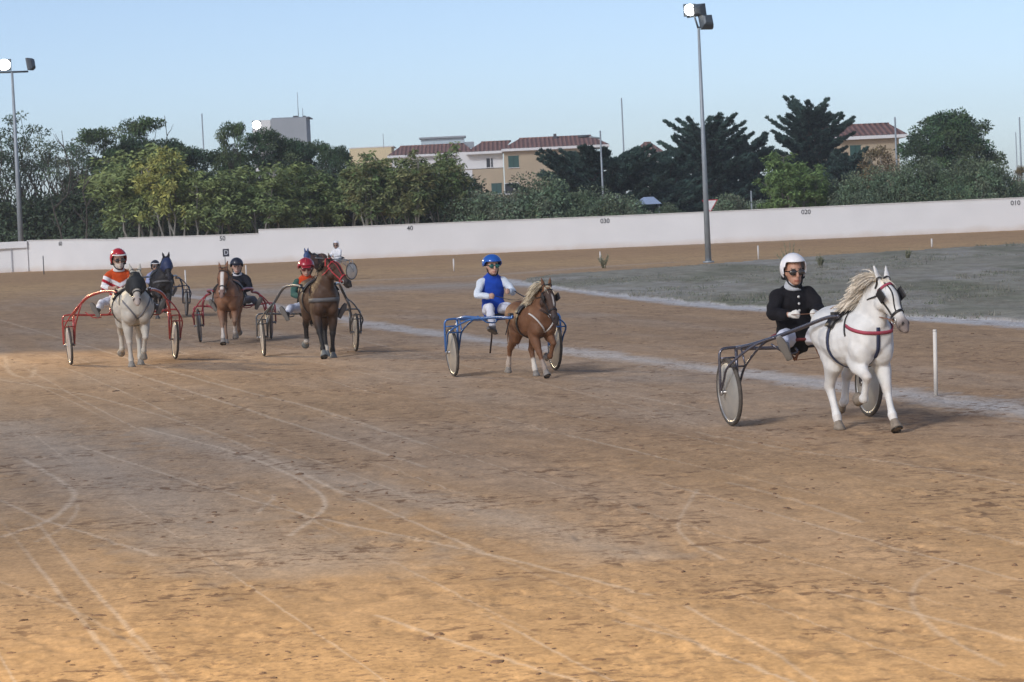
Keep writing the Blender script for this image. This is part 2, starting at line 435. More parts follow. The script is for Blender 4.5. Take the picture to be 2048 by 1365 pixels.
# dry grass tufts over the infield
def tufts():
    rc = np.random.default_rng(9); P = []; 
    while len(P) < 5200:
        i = rc.integers(0, nr-1); j = rc.integers(0, na-1)
        d = rc.uniform(45, 128); a = rc.uniform(0.0, .19); x, y = d*math.sin(a), d*math.cos(a)
        P.append((x, y))
    P = np.array(P); ok = inside(P[:,0], P[:,1], infield) & (fbm(P[:,0]*.35, P[:,1]*.12, 3, 101) > .44); P = P[ok]
    V = []; Cc = []
    for x, y in P:
        big = rc.random() > .97
        n = 9 if not big else 22; h = rc.uniform(.03,.09)*(2.0 if big else 1); sp = .10*(1.6 if big else 1)
        c = np.array([.15,.17,.12]) if rc.random() > .45 else np.array([.22,.21,.17])
        z = hz(x,y)+.02
        for k in range(n):
            a = rc.random()*6.28; o = rc.normal(0, sp, 2); hh = h*rc.uniform(.5,1.1); w_ = .012; l = rc.normal(0, .35, 2)*hh
            p0 = np.array([x+o[0], y+o[1], z]); p1 = p0+[l[0], l[1], hh]
            dx = np.array([math.cos(a)*w_, math.sin(a)*w_, 0])
            V += [p0-dx, p0+dx, p1+dx*.2, p1-dx*.2]; Cc += [c*rc.uniform(.7,1.2)]*4
    V = np.array(V); F_ = np.arange(len(V)).reshape(-1,4)
    me = fastmesh('tufts', V, F_, np.array(Cc))
    tag(obj('infield_grass', me, None, M('grass_blades', (.1,.1,.1), .9, attr='col', var=.1), smooth=False), kind='stuff')
tufts()
def weed(x, y, h, label):
    rc = random.Random(int(x)); p = G(x, y); mb = MB(); 
    t = thing('weed', label, 'weed', (p.x, p.y, 0), 0, 'tall dry weeds at the infield edge')
    lf = MB()
    for k in range(16):
        a = rc.uniform(0, 6.28); l = rc.uniform(.1,.5)*h; hh = h*rc.uniform(.5,1)
        e = Vector((math.cos(a)*l, math.sin(a)*l, hh)); m_ = e*.5+Vector((0,0,hh*.12))
        s0 = Vector((math.cos(a)*.05,math.sin(a)*.05,0))
        mb.tube([s0, m_+s0*.5, e], [.010,.008,.004], 4)
        for q in range(26):
            u = rc.uniform(.15, 1); c = m_*(2*u) if u < .5 else m_+(e-m_)*(2*u-1); d = Vector((rc.gauss(0,1), rc.gauss(0,1), rc.gauss(0,1))).normalized()*rc.uniform(.04,.09)
            s = d.cross(Vector((0,0,1))).normalized()*.012
            lf.quad(c-s*.3, c+d*.5-s, c+d, c+d*.5+s)
    mb.build('stem', M('dry_stem', (.25,.24,.15), .9), t); lf.build('leaves', M('weed_leaf', (.24,.25,.16), .9, var=.3), t, False)
for a in [(1208,537,.5,'thin dry weed by a white post on the far infield edge'), (1580,545,.9,'tall feathery weed behind the white-helmeted driver'), (1640,535,.45,'lower bushy weed to the right of the tall one behind the white helmet'), (1815,520,.35,'small weed near the far post beyond the white pony')]: weed(*a)

# ------------------------------------------------------------------ boundary wall
MW = M('white_plaster', (.66,.665,.67), .85, var=.05, scale=.6, bump=.25, bscale=9)
def wall_mat():
    m = MW; n = m.node_tree; b = n.nodes['Principled BSDF']
    src = b.inputs['Base Color'].links[0].from_socket
    g = n.nodes.new('ShaderNodeTexCoord'); sp = n.nodes.new('ShaderNodeSeparateXYZ'); n.links.new(g.outputs['Object'], sp.inputs[0])
    nz = n.nodes.new('ShaderNodeTexNoise'); nz.inputs['Scale'].default_value = .9; nz.inputs['Detail'].default_value = 6; n.links.new(g.outputs['Object'], nz.inputs['Vector'])
    ml = n.nodes.new('ShaderNodeMath'); ml.operation = 'MULTIPLY'; n.links.new(nz.outputs['Fac'], ml.inputs[0]); ml.inputs[1].default_value = .45
    mr = n.nodes.new('ShaderNodeMath'); mr.operation = 'SUBTRACT'; n.links.new(ml.outputs[0], mr.inputs[0]); n.links.new(sp.outputs['Z'], mr.inputs[1])
    m2 = n.nodes.new('ShaderNodeMapRange'); m2.inputs[1].default_value = -.1; m2.inputs[2].default_value = .2; m2.inputs[4].default_value = .55; n.links.new(mr.outputs[0], m2.inputs[0])
    mx = n.nodes.new('ShaderNodeMix'); mx.data_type = 'RGBA'; n.links.new(m2.outputs[0], mx.inputs[0]); n.links.new(src, mx.inputs[6]); mx.inputs[7].default_value = (.50,.42,.35,1)
    n.links.new(mx.outputs[2], b.inputs['Base Color'])
wall_mat()
def wall(name, pts, label, cat='wall', thick=.22, cap=True):
    # pts: list of (pixel x, base pixel y, top pixel y)
    B = []
    for x, yb, yt in pts:
        p = G(x, yb); dep = p.y*math.cos(PITCH); B.append((p.x, p.y, max(.3, ztop(x, yt, (Vector((p.x,p.y,0))-Vector((0,0,CAMH))).dot(_f)))))
    o = thing(name, label, cat, (B[0][0], B[0][1], 0))
    ox, oy = B[0][0], B[0][1]; mb = MB(); cp = MB()
    for i in range(len(B)-1):
        a, b = B[i], B[i+1]; d = Vector((b[0]-a[0], b[1]-a[1], 0)); n = Vector((-d.y, d.x, 0)).normalized()
        if n.y < 0: n = -n
        q = [Vector((a[0]-ox, a[1]-oy, 0)), Vector((b[0]-ox, b[1]-oy, 0))]
        def prism(m, off, th, z0a, z1a, z0b, z1b):
            k = len(m.v); A = q[0]+n*off; Bq = q[1]+n*off
            for P_, zz in ((A,(z0a,z1a)),(A+n*th,(z0a,z1a)),(Bq,(z0b,z1b)),(Bq+n*th,(z0b,z1b))):
                for z in zz: m.v.append(P_+Vector((0,0,z)))
            for f in ((0,1,5,4),(2,6,7,3),(1,3,7,5),(0,4,6,2)): m.f.append(tuple(k+j for j in f))
            if i == 0: m.f.append((k,k+2,k+3,k+1))
            if i == len(B)-2: m.f.append((k+4,k+5,k+7,k+6))
        prism(mb, 0, thick, -.2, a[2], -.2, b[2])
        if cap: prism(cp, -.035, thick+.07, a[2]+.001, a[2]+.05, b[2]+.001, b[2]+.05)
    mb.build('wall_body', MW, o, False)
    if cap: cp.build('coping', M('coping_stone', (.55,.55,.53), .9, var=.12, scale=2), o, False)
    return o, B
w1, B1 = wall('boundary_wall', [(520,526.4,460.5),(700,518.7,455),(1000,505.7,442.5),(1250,494.9,432.5),(1500,484.2,421.5),(1750,473.4,410),(2048,460.5,396.5),(2400,445.5,380.5)], 'long white plastered wall with thin coping running behind the far track to the right')
w2, B2 = wall('boundary_wall', [(240,538.4,477.5),(380,532.4,473.5),(520,526.4,468.5)], 'lower middle stretch of white wall left of the step, carrying the number 50')
w3, B3 = wall('boundary_wall', [(58,543.4,482.5),(156,540.6,480),(240,538.4,480.6)], 'short white wall stretch with number 60 beside the pavilion block')
w4, B4 = wall('white_kiosk', [(-120,551.4,490),(0,546,485),(57,543.5,482.5)], 'thick smooth white block with a projecting ledge at far left of the wall', 'block', 1.0, False)
def ledge():
    a, b = Vector((B4[0][0]-B4[0][0], 0, 0)), Vector((B4[-1][0]-B4[0][0], B4[-1][1]-B4[0][1], 0)); d = (b-a); L = d.length; d.normalize(); n = Vector((d.y,-d.x,0)); 
    R3 = Matrix(((d.x,-n.x,0),(d.y,-n.y,0),(0,0,1)))
    z = B4[-1][2]; m = MB().box(a+d*(L/2)+n*.06+Vector((0,0,z-.19)), (L+.02,.12,.38), R3); m.build('ledge', MW, w4, False)
    m = MB().box(a+d*(L-.95)+n*.025+Vector((0,0,z/2-.2)), (.04,.05,z-.45), R3); m.build('pipe', M('pipe_grey', (.4,.42,.45), .6), w4, False)
ledge()
def text_mesh(s, size, ext=.004):
    cu = bpy.data.curves.new('t', 'FONT'); cu.body = s; cu.size = size; cu.align_x = 'CENTER'; cu.align_y = 'CENTER'; cu.extrude = ext; cu.offset = .004
    o = bpy.data.objects.new('t', cu); COL.objects.link(o); dg = bpy.context.evaluated_depsgraph_get()
    me = bpy.data.meshes.new_from_object(o.evaluated_get(dg)); bpy.data.objects.remove(o); bpy.data.curves.remove(cu); return me
MBK = M('black_paint', (.06,.065,.075), .7)
def on_wall(x, y, B, root, s):
    rd = ray(x, y)
    for i in range(len(B)-1):
        a, b = Vector((B[i][0],B[i][1],0)), Vector((B[i+1][0],B[i+1][1],0)); d = b-a; n = Vector((-d.y,d.x,0)).normalized()
        if n.y > 0: n = -n
        den = rd.x*n.x+rd.y*n.y; t = (a.x*n.x+a.y*n.y)/den; hit = Vector((rd.x*t, rd.y*t, CAMH+rd.z*t)); u = (hit-a).dot(d)/d.length_squared
        if 0 <= u <= 1:
            me = text_mesh(s, .34); o = obj('distance_number', me, root, MBK, False)
            dd = d.normalized() if d.x > 0 else -d.normalized()
            o.matrix_local = Matrix.Translation(hit+n*.015-root.location) @ Matrix(((dd.x,0,n.x,0),(dd.y,0,n.y,0),(0,1,0,0),(0,0,0,1)))
            return
for x, y, B, r_, s in ((820,456,B1,w1,'40'),(1210,441.5,B1,w1,'030'),(1612,423.5,B1,w1,'020'),(2031,405.5,B1,w1,'010'),(445,476.5,B2,w2,'50'),(121,487,B3,w3,'60')): on_wall(x, y+1.2, B, r_, s)

# ------------------------------------------------------------------ marker posts, poles
MPW = M('white_plastic', (.62,.60,.56), .6, var=.08)
def post(x, yb, yt, r, label, lean=0, m=None):
    p = G(x, yb); dep = (p-Vector((0,0,CAMH))).dot(_f); h = ztop(x, yt, dep)
    t = thing('marker_post', label, 'post', (p.x,p.y,0), 0, 'white marker posts round the infield')
    t.rotation_euler = (0, lean, 0)
    MB().tube([(0,0,-.05),(0,0,h-r*.4)], [r,r], 10).build('post', m or MPW, t)
    MB().tube([(0,0,h-r*.4),(0,0,h+.01)], [r*1.08,r*.9], 10).build('cap', m or MPW, t)
post(1872,792,661,.021,'near white plastic post standing alone right of the white pony', .02)
post(372,578,541,.026,'white post behind the dark blue sulky on the left')
post(493,560,531,.026,'white post just right of the black-helmeted driver')
post(908,543,518,.03,'far white post left of the blue-helmeted driver')
post(1201,527,504,.03,'far white post above the dry weeds in the middle of the wall')
post(1517,520,492,.03,'far white post left of the white-helmeted driver')
post(1864,495,478,.035,'farthest white post, at the right above the pale pony head')
post(343,575,549,.025,'small pale post hidden close behind the dark pony')
MP = M('galvanised', (.30,.34,.37), .55, .3, var=.12, scale=3)
def sign():
    p = base(452, 118); t = thing('marker_sign', 'small dark square sign with letter D on a thin rod before the wall', 'sign', (p.x,p.y,0))
    zt = ztop(450, 506, 118)
    MB().tube([(0,0,0),(0,0,zt+.1)], [.018,.014], 6).build('rod', M('dark_rod', (.10,.11,.12), .6), t)
    MB().box((.05,-.03,zt), (.26,.02,.32)).build('board', M('sign_board', (.012,.014,.03), .6), t, False)
    o = obj('lettering', text_mesh('D', .26), t, M('pale_paint', (.42,.45,.5), .7), False); o.location = (.06,-.045,zt); o.rotation_euler = (PI/2,0,0)
    p = base(88, 150); t = thing('marker_sign', 'thin dark rod stuck in the ground before the wall at far left', 'rod', (p.x,p.y,0))
    MB().tube([(0,0,0),(0,0,ztop(88,512,150))], [.03,.03], 6).build('rod', M('dark_rod'), t)
sign()
EML = M('lamp_glass', (1,.97,.9), .3, emit=(1,.93,.82), estr=14)
MHD = M('lamp_housing', (.07,.085,.10), .5, .2, var=.15)
def lamp_head(parent, c, sz, yaw, pitch, lit, name='lamp_head'):
    R3 = Matrix.Rotation(yaw, 3, 'Z') @ Matrix.Rotation(pitch, 3, 'X')
    m = MB(); k = len(m.v); w_, h_, d_ = sz
    prof = [(1,1,0),(1,1,.35),(.8,.72,.85),(.5,.45,1)]
    for a, b, z in prof:
        for sx, sz_ in ((-1,-1),(1,-1),(1,1),(-1,1)): m.v.append(Vector(c)+R3@Vector((sx*w_/2*a, d_*z, sz_*h_/2*b)))
    for i in range(3):
        for j in range(4): m.f.append((k+4*i+j, k+4*i+(j+1)%4, k+4*i+4+(j+1)%4, k+4*i+4+j))
    m.f += [(k+12,k+13,k+14,k+15),(k+3,k+2,k+1,k)]
    h = m.build(name, MHD, parent, False)
    g = MB(); 
    g.ell(Vector(c)+R3@Vector((0,-.01,0)), (w_*.47, .09 if lit else .02, h_*.47), R3, 16, 8)
    g.build('lens', EML if lit else M('dark_glass', (.12,.14,.17), .2), h)
def pole(x, yb, ytop, dep, r0, r1, label, name='floodlight_pole', cat='light pole', below=0):
    p = base(x, dep) if yb is None else G(x, yb)
    dep = (p-Vector((0,0,CAMH))).dot(_f); h = ztop(x-.0454*((yb or 440)-ytop), ytop, dep)
    t = thing(name, label, cat, (p.x,p.y,0)); MB().tube([(0,0,-.1),(0,0,h*.5),(0,0,h)], [r0,(r0+r1)/2,r1], 12).build('pole', MP, t)
    return t, h, dep
t, H, dep = pole(1417,526,58,None,.115,.045,'tall grey floodlight pole with lit lamp beside the grass at right')
MB().tube([(0,0,.0),(0,0,.06)], [.2,.2], 12).build('base_plate', MP, t)
m = MB(); m.tube([(0,0,H-.05),(-.13,0,H+.42)], [.04,.03], 8).tube([(-.40,0,H+.40),(.24,0,H+.48)], [.03,.03], 6).tube([(0,0,H+.02),(.2,0,H+.06)], [.03,.03], 6); m.build('bracket', M('lamp_housing'), t)
lamp_head(t, (-.28,-.02,H+.66), (.44,.44,.30), rad(8), rad(-6), True)
lamp_head(t, (.12,0,H+.66), (.42,.42,.32), rad(140), rad(-10), False)
lamp_head(t, (.24,0,H+.17), (.46,.52,.34), rad(200), rad(20), False)
t, H, dep = pole(45,None,145,176,.20,.07,'tall floodlight pole with crossarm standing behind the wall at far left')
m = MB(); m.tube([(-1.9,0,H+.02),(1.0,0,H-.02)], [.06,.06], 8); m.build('crossarm', M('lamp_housing'), t)
lamp_head(t, (-.45,-.1,H+.45), (.85,.7,.4), 0, rad(-8), True)
lamp_head(t, (-1.5,-.1,H+.45), (.8,.6,.4), rad(10), rad(-8), True)
lamp_head(t, (1.05,0,H+.42), (.7,.75,.35), rad(-105), rad(8), False)
# floodlights stand off to the side of the track as well; these two light the sand in view
def side_flood(x, y, H, tx, ty, power, size, label, col=(1,.76,.42), blend=.9):
    t = thing('floodlight_pole', label, 'light pole', (x,y,0)); MB().tube([(0,0,-.1),(0,0,H)], [.14,.06], 12).build('pole', MP, t)
    d = Vector((tx-x, ty-y, 0)); yaw = math.atan2(d.y, d.x)+PI/2
    lamp_head(t, (0,0,H+.2), (.5,.45,.3), yaw, rad(-20), True)
    l = bpy.data.lights.new('flood', 'SPOT'); l.energy = power; l.color = col; l.spot_size = size; l.spot_blend = blend; l.shadow_soft_size = .35
    o = bpy.data.objects.new('floodlight_beam', l); COL.objects.link(o); o.location = (x,y,H+.15)
    a = Vector((tx,ty,0))-o.location; o.rotation_euler = a.to_track_quat('-Z','Y').to_euler(); o.location = o.location+a.normalized()*.5
    o.parent = t; o.location = o.location-Vector((x,y,0))
side_flood(-17.5, 58, 8.5, -8.2, 44.5, 7500, rad(44), 'tall floodlight pole outside the left edge lighting the left of the track')
side_flood(-9, 4.5, 8.5, .5, 10.0, 6500, rad(95), 'tall floodlight pole near the camera lighting the foreground sand')
def mast(x, yb, yt, dep, r, label, name='antenna_mast', arm=False):
    p = base(x, dep); h = ztop(x-.0454*(440-yt), yt, dep); t = thing(name, label, 'mast', (p.x,p.y,0)); MB().tube([(0,0,0),(0,0,h)], [r,r*.6], 8).build('pole', MP, t)
    if arm: 
        MB().tube([(0,0,h-.5),(-.9,0,h-.35)], [.05,.05], 6).build('arm', MP, t); MB().ell((-1.1,0,h-.33), (.4,.15,.1)).build('lamp_shade', MHD, t)
mast(1210,None,262,188,.085,'pale street lamp post in front of the red-roofed house','street_lamp',True)
mast(1254,None,197,340,.12,'tall thin mast rising alone behind the cypresses')
mast(417,None,228,300,.10,'thin dark mast above the trees on the left')
mast(1798,None,235,230,.11,'pale utility pole beside the right-hand red roof','utility_pole')
mast(2046,None,235,240,.09,'tall utility pole at the right edge of the picture','utility_pole')
mast(2038,None,265,200,.05,'short thin pole near the right edge of the picture','utility_pole')
mast(1506,None,382,165,.07,'low pale post behind the wall beside the light green tree','utility_pole')
mast(1977,None,362,165,.06,'low pale post with crosspiece behind the wall at right','utility_pole')
def triangle_sign():
    p = base(1423, 160); t = thing('road_sign', 'white triangular road sign with red border behind the wall by the floodlight pole', 'sign', (p.x,p.y,0))
    a = ztop(1418,400,160); b = ztop(1418,426,160)
    MB().tube([(0,0,0),(0,0,a)], [.03,.03], 8).build('pole', MP, t)
    for nm, s, y, c in (('rim',1,-.04,(.5,.03,.05)),('face',.82,-.055,(.7,.7,.7))):
        cz = a-(a-b)*.36; m = MB(); P_ = [Vector((x*s,y,cz+(z-cz)*s)) for x, z in ((-.45,a),(.45,a),(0,b))]; k = 0
        m.v = P_+[q+Vector((0,.012,0)) for q in P_]; m.f = [(0,2,1),(3,4,5),(0,1,4,3),(1,2,5,4),(2,0,3,5)]; m.build(nm, M('sign_'+nm, c, .5), t, False)
triangle_sign()

# ------------------------------------------------------------------ ponies
def V3(*a): return Vector(a)
FORE = {  # elbow, knee, fetlock, hoof tip (x, z) ; unit = withers height
 'stand': ((.27,.56),(.29,.31),(.28,.105),(.315,.0)),
 'reach': ((.30,.57),(.41,.34),(.50,.145),(.57,.035)),
 'fold':  ((.29,.58),(.48,.46),(.38,.28),(.28,.27)),
 'half':  ((.28,.57),(.38,.37),(.27,.20),(.22,.12)),
 'back':  ((.25,.56),(.22,.31),(.12,.125),(.10,.01)),
}
HIND = {
 'stand': ((-.20,.60),(-.40,.37),(-.37,.115),(-.33,.0)),
 'push':  ((-.24,.59),(-.50,.38),(-.60,.17),(-.63,.05)),
 'under': ((-.14,.60),(-.27,.35),(-.17,.11),(-.12,.0)),
 'lift':  ((-.18,.61),(-.40,.42),(-.44,.21),(-.54,.15)),
}
def ringpts(bvh, c, n, up, a0, a1, k, off, rmax=9):
    n = n.normalized(); up = (up-n*up.dot(n)).normalized(); sd = n.cross(up); P_, N_ = [], []
    for i in range(k+1):
        a = a0+(a1-a0)*i/k; d = up*math.cos(a)+sd*math.sin(a)
        h = bvh.ray_cast(c, d)
        if h[0] is None: continue
        # outermost within reach
        P_.append(c+d*(min((h[0]-c).length, rmax)+off)); N_.append(d)
    D0 = [(p-c).length for p in P_]; D1 = D0[:]
    for it in range(3):
        Q = D1[:]
        for i in range(1, len(D1)-1): Q[i] = max(D0[i], (D1[i-1]+D1[i]*2+D1[i+1])/4)
        D1 = Q
    return [c+d*(r+.001) for d, r in zip(N_, D1)], N_
def pony(name, label, W, loc, rz, poll, hpitch, hyaw, legs, coat, mane=None, tail=None, hooves=(.12,.10,.085), gear=None, far=False, belly=1.0, rein_to=None, mane_style='lie', hroll=0, hk=1.08, tail_len=1):
    rc = random.Random(hash(name+label) % 1000 if False else len(label)); t = thing('pony', label, 'pony', loc, rz, 'ponies pulling racing sulkies')
    rng = np.random.default_rng(len(label))
    S_ = lambda x, y, z: Vector((x*W, y*W, z*W))
    mb = MB(); seg = []      # seg: (kind, p0, p1, t0, t1)
    Y = (0,1,0)
    # trunk
    tr = [(-.535,.80,.07,.06),(-.50,.80,.15,.13),(-.42,.81,.195,.175),(-.30,.80,.215,.20),(-.14,.765,.22,.205),(.02,.745,.232,.225),(.17,.75,.235,.215),(.30,.775,.225,.175),(.40,.765,.19,.155),(.475,.745,.13,.115),(.505,.74,.07,.06)]
    mb.tube([S_(x,0,z) for x,z,_,_ in tr], [(b*W*1.06*belly, a*W) for _,_,a,b in tr], 20, Y, 2)
    mb.ell(S_(.12,0,.915), (.20*W,.055*W,.085*W))             # withers
    mb.ell(S_(-.36,.085,.82), (.15*W,.10*W,.17*W)); mb.ell(S_(-.36,-.085,.82), (.15*W,.10*W,.17*W))   # rump
    for sy in (-1,1): mb.ell(S_(.36,.085*sy,.70), (.12*W,.095*W*belly,.18*W)); mb.ell(S_(.40,.085*sy,.66), (.09*W,.085*W*belly,.12*W))   # shoulder, chest
    for i in range(len(tr)-1): seg.append(('body', S_(tr[i][0],0,tr[i][1]), S_(tr[i+1][0],0,tr[i+1][1]), 0, 1))
    # neck
    Pl = Vector(poll)*W; n0 = S_(.27,0,.80); n1 = n0.lerp(Pl,.36)+S_(-.005,0,.015)+Vector((.0,0,0)); n2 = n0.lerp(Pl,.72)+S_(.0,0,.045)
    yw = math.atan2(Pl.y, Pl.x-n0.x)
    f = Vector((math.cos(hpitch)*math.cos(hyaw), math.cos(hpitch)*math.sin(hyaw), -math.sin(hpitch)))
    u = Vector((math.sin(hpitch)*math.cos(hyaw), math.sin(hpitch)*math.sin(hyaw), math.cos(hpitch)))
    s = u.cross(f)
    if hroll:
        q = Matrix.Rotation(hroll, 3, f); u = q@u; s = q@s
    WH = W*hk; HP = lambda a, b, c_: Pl + f*(a*WH) + s*(b*WH) + u*(c_*WH)     # along, side(left), forehead side
    npts = [n0, n1, n2, HP(.02,0,-.03)]
    mb.tube(npts, [(.145*W,.245*W),(.105*W,.190*W),(.080*W,.145*W),(.060*W,.095*W)], 18, Vector((-math.sin(yw*.6), math.cos(yw*.6), 0)), 4, round_ends=True)
    for i in range(3): seg.append(('neck', npts[i], npts[i+1], i/3, (i+1)/3))
    # head: sections (along, centre offset to forehead, half depth, half width)
    hd = [(-.045,-.01,.04,.04),(-.01,.0,.072,.060),(.06,-.005,.098,.076),(.13,-.018,.098,.074),(.20,-.022,.076,.056),(.27,-.022,.056,.043),(.335,-.026,.050,.043),(.385,-.03,.046,.044),(.415,-.033,.028,.030)]
    mb.tube([HP(a,0,c_) for a,c_,_,_ in hd], [(w_*WH, d_*WH) for _,_,d_,w_ in hd], 18, s, 2, round_ends=True)
    for sy in (-1,1):
        mb.ell(HP(.115,.036*sy,-.060), (.062*WH,.062*WH,.062*WH))                        # cheek
        mb.ell(HP(.105,.058*sy,.028), (.034*W,.024*W,.026*W))                         # brow
        mb.ell(HP(.36,.030*sy,-.008), (.030*W,.022*W,.026*W))                         # nostril rim
    mb.tube([HP(.33,0,-.062),HP(.375,0,-.066),HP(.40,0,-.062)], [.026*W,.028*W,.018*W], 10, None, 1, round_ends=True)   # chin
    for i in range(len(hd)-1): seg.append(('head', HP(hd[i][0],0,hd[i][1]), HP(hd[i+1][0],0,hd[i+1][1]), (hd[i][0]+.045)/.46, (hd[i+1][0]+.045)/.46))
    # ears
    for sy in (-1,1):
        e0 = HP(-.035,.042*sy,.045); ed = (u*.45-f*.95+s*(.20*sy)).normalized()
        mb.tube([e0-ed*.03*W, e0+ed*.035*W, e0+ed*.085*W, e0+ed*.135*W], [(.026*W,.020*W),(.030*W,.018*W),(.022*W,.012*W),(.005*W,.005*W)], 10, s, 2)
        seg.append(('ear', e0, e0+ed*.13*W, 0, 1))
    # legs
    LG = 1.16; hoofs = []
    for key, sy, tab, y0, y1 in (('LF',1,FORE,.108,.085),('RF',-1,FORE,.108,.085),('LH',1,HIND,.115,.095),('RH',-1,HIND,.115,.095)):
        ps = tab[legs[key][0]] if isinstance(legs[key], tuple) else tab[legs[key]]; dy = legs[key][1] if isinstance(legs[key], tuple) else 0
        e, k, ft, h = [Vector((x, 0, z)) for x, z in ps]
        yy = [y0*sy, (y0*.5+y1*.5)*sy+dy*.4, y1*sy+dy*.8, y1*sy+dy]
        e.y, k.y, ft.y, h.y = yy
        e, k, ft, h = e*W, k*W, ft*W, h*W
        if tab is FORE:
            top = S_(.31,.10*sy,.72)
            P_ = [top, e, e.lerp(k,.45)+S_(.005,0,0), k+(e-k)*.10, k, k.lerp(ft,.18), k.lerp(ft,.6), ft+(k-ft)*.12, ft, ft.lerp(h,.45)]
            Rr = [(.065,.12),(.062,.088),(.055,.066),(.035,.042),(.038,.044),(.027,.033),(.0235,.029),(.026,.033),(.033,.039),(.027,.030)]
        else:
            top = S_(-.34,.09*sy,.80)
            P_ = [top, e, e.lerp(k,.5)+S_(.0,0,0), k+(e-k)*.14, k, k.lerp(ft,.18), k.lerp(ft,.6), ft+(k-ft)*.12, ft, ft.lerp(h,.45)]
            Rr = [(.085,.16),(.080,.125),(.054,.072),(.036,.050),(.039,.055),(.030,.038),(.026,.032),(.028,.035),(.034,.040),(.028,.031)]
        mb.tube(P_, [(a*W*LG, b*W*LG) for a, b in Rr], 12, Y, 2, round_ends=True)
        seg.append(('up'+key, e, k, 0, 1)); seg.append(('mid'+key, k, ft, 0, 1)); seg.append(('low'+key, ft, h, 0, 1))
        hoofs.append((ft.lerp(h,.42), h, legs[key]))
    me = fuse(mb, .0125*(1.25 if far else .85)*max(W,1)**.5, 5)
    co = vco(me); no = np.empty(len(me.vertices)*3, np.float32); me.vertices.foreach_get('normal', no)
    d_ = np.array([noise.noise(Vector((float(a)*7, float(b)*9, float(c_)*7)))*.010+noise.noise(Vector((float(a)*19, float(b)*19, float(c_)*13)))*.0035 for a, b, c_ in co])
    wt = np.clip((co[:,2]-.35*W)/(.25*W), .15, 1); co = co+no.reshape(-1,3)*(d_*wt)[:,None]; me.vertices.foreach_set('co', co.astype(np.float32).ravel()); me.update()
    # coat colour from nearest skeleton segment
    P_ = vco(me).astype(np.float64); best = np.full(len(P_), 1e9); kind = np.zeros(len(P_), int); tt = np.zeros(len(P_))
    for i, (kd, a, b, t0, t1) in enumerate(seg):
        a_, b_ = np.array(a), np.array(b); v = b_-a_; q = np.clip(((P_-a_)@v)/(v@v), 0, 1); d = np.linalg.norm(P_-a_-q[:,None]*v, axis=1)
        m_ = d < best; best[m_] = d[m_]; kind[m_] = i; tt[m_] = (t0+(t1-t0)*q)[m_]
    kd = np.array([x[0] for x in seg])[kind]
    loc_h = np.stack([(P_-np.array(Pl))@np.array(f), (P_-np.array(Pl))@np.array(s), (P_-np.array(Pl))@np.array(u)], 1)/WH
    setcol(me, np.clip(coat(P_/W, kd, tt, loc_h), .004, .9))
    mc = M('coat', (.1,.1,.1), .62, attr='col', var=.12, scale=9, bump=.12, bscale=55, spec=.3)
    body = obj('body', me, t, mc)
    bv = BVHTree.FromPolygons([v.co for v in me.vertices], [tuple(p.vertices) for p in me.polygons])
    mh = M('hoof_%.2f' % hooves[0], hooves, .6, var=.25, scale=30)
    for c0, h, kindp in hoofs:
        d = (h-c0).normalized(); kk = kindp[0] if isinstance(kindp, tuple) else kindp
        e = c0+d*(.085*W)
        if h.z < .01*W: e.z = .006
        sol = Vector((0,0,-1)) if kk in ('stand','under') else (d if kk != 'reach' else (d*.55+Vector((.25,0,-.35))).normalized())
        sd_ = Vector((0,1,0)); a_ = sol; b_ = a_.cross(sd_).normalized()
        m = MB(); n = 14; b0 = 0; e2 = c0+d*(.075*W)
        if kk in ('stand','under'): e2.z = .004
        st = [(c0-d*.008*W, .030, d), (c0+d*.008*W, .034, d), (c0.lerp(e2,.6), .043, (d+sol).normalized()), (e2, .052, sol), (e2+sol*.004*W, .046, sol)]
        for p, r_, ax in st:
            bb = ax.cross(sd_).normalized(); s2 = bb.cross(ax)
            for j in range(n):
                th = 2*PI*j/n; m.v.append(p+s2*(r_*W*math.cos(th))+bb*(r_*W*1.12*math.sin(th)))
        for i in range(4):
            for j in range(n): m.f.append((i*n+j, i*n+(j+1)%n, (i+1)*n+(j+1)%n, (i+1)*n+j))
        m.f.append(tuple(range(4*n, 5*n))); m.f.append(tuple(reversed(range(n)))); hf = m.build('hoof', mh, t)
        if kk == 'reach':      # sole is seen: a dark worn shoe ring
            q = MB(); ax = sol; bb = ax.cross(sd_).normalized(); s2 = bb.cross(ax); pts = [e2+sol*.007*W+s2*(.041*W*math.cos(x))+bb*(.046*W*math.sin(x)) for x in [PI*.12+i*(PI*1.76)/16-PI/2*0 for i in range(17)]]
            q.tube(pts, [.009*W]*17, 6); q.build('horseshoe', M('shoe_iron', (.05,.045,.04), .4, .6), hf)
    # eyes
    for sy in (-1,1):
        h_ = bv.ray_cast(HP(.105,.20*sy,.012), -s*sy)[0] or HP(.105,.07*sy,.012)
        MB().ell(h_-s*sy*.008*W, (.017*W,.017*W,.017*W), None, 12, 8).build('eye', M('eye', (.008,.006,.005), .08, coat=1), t)
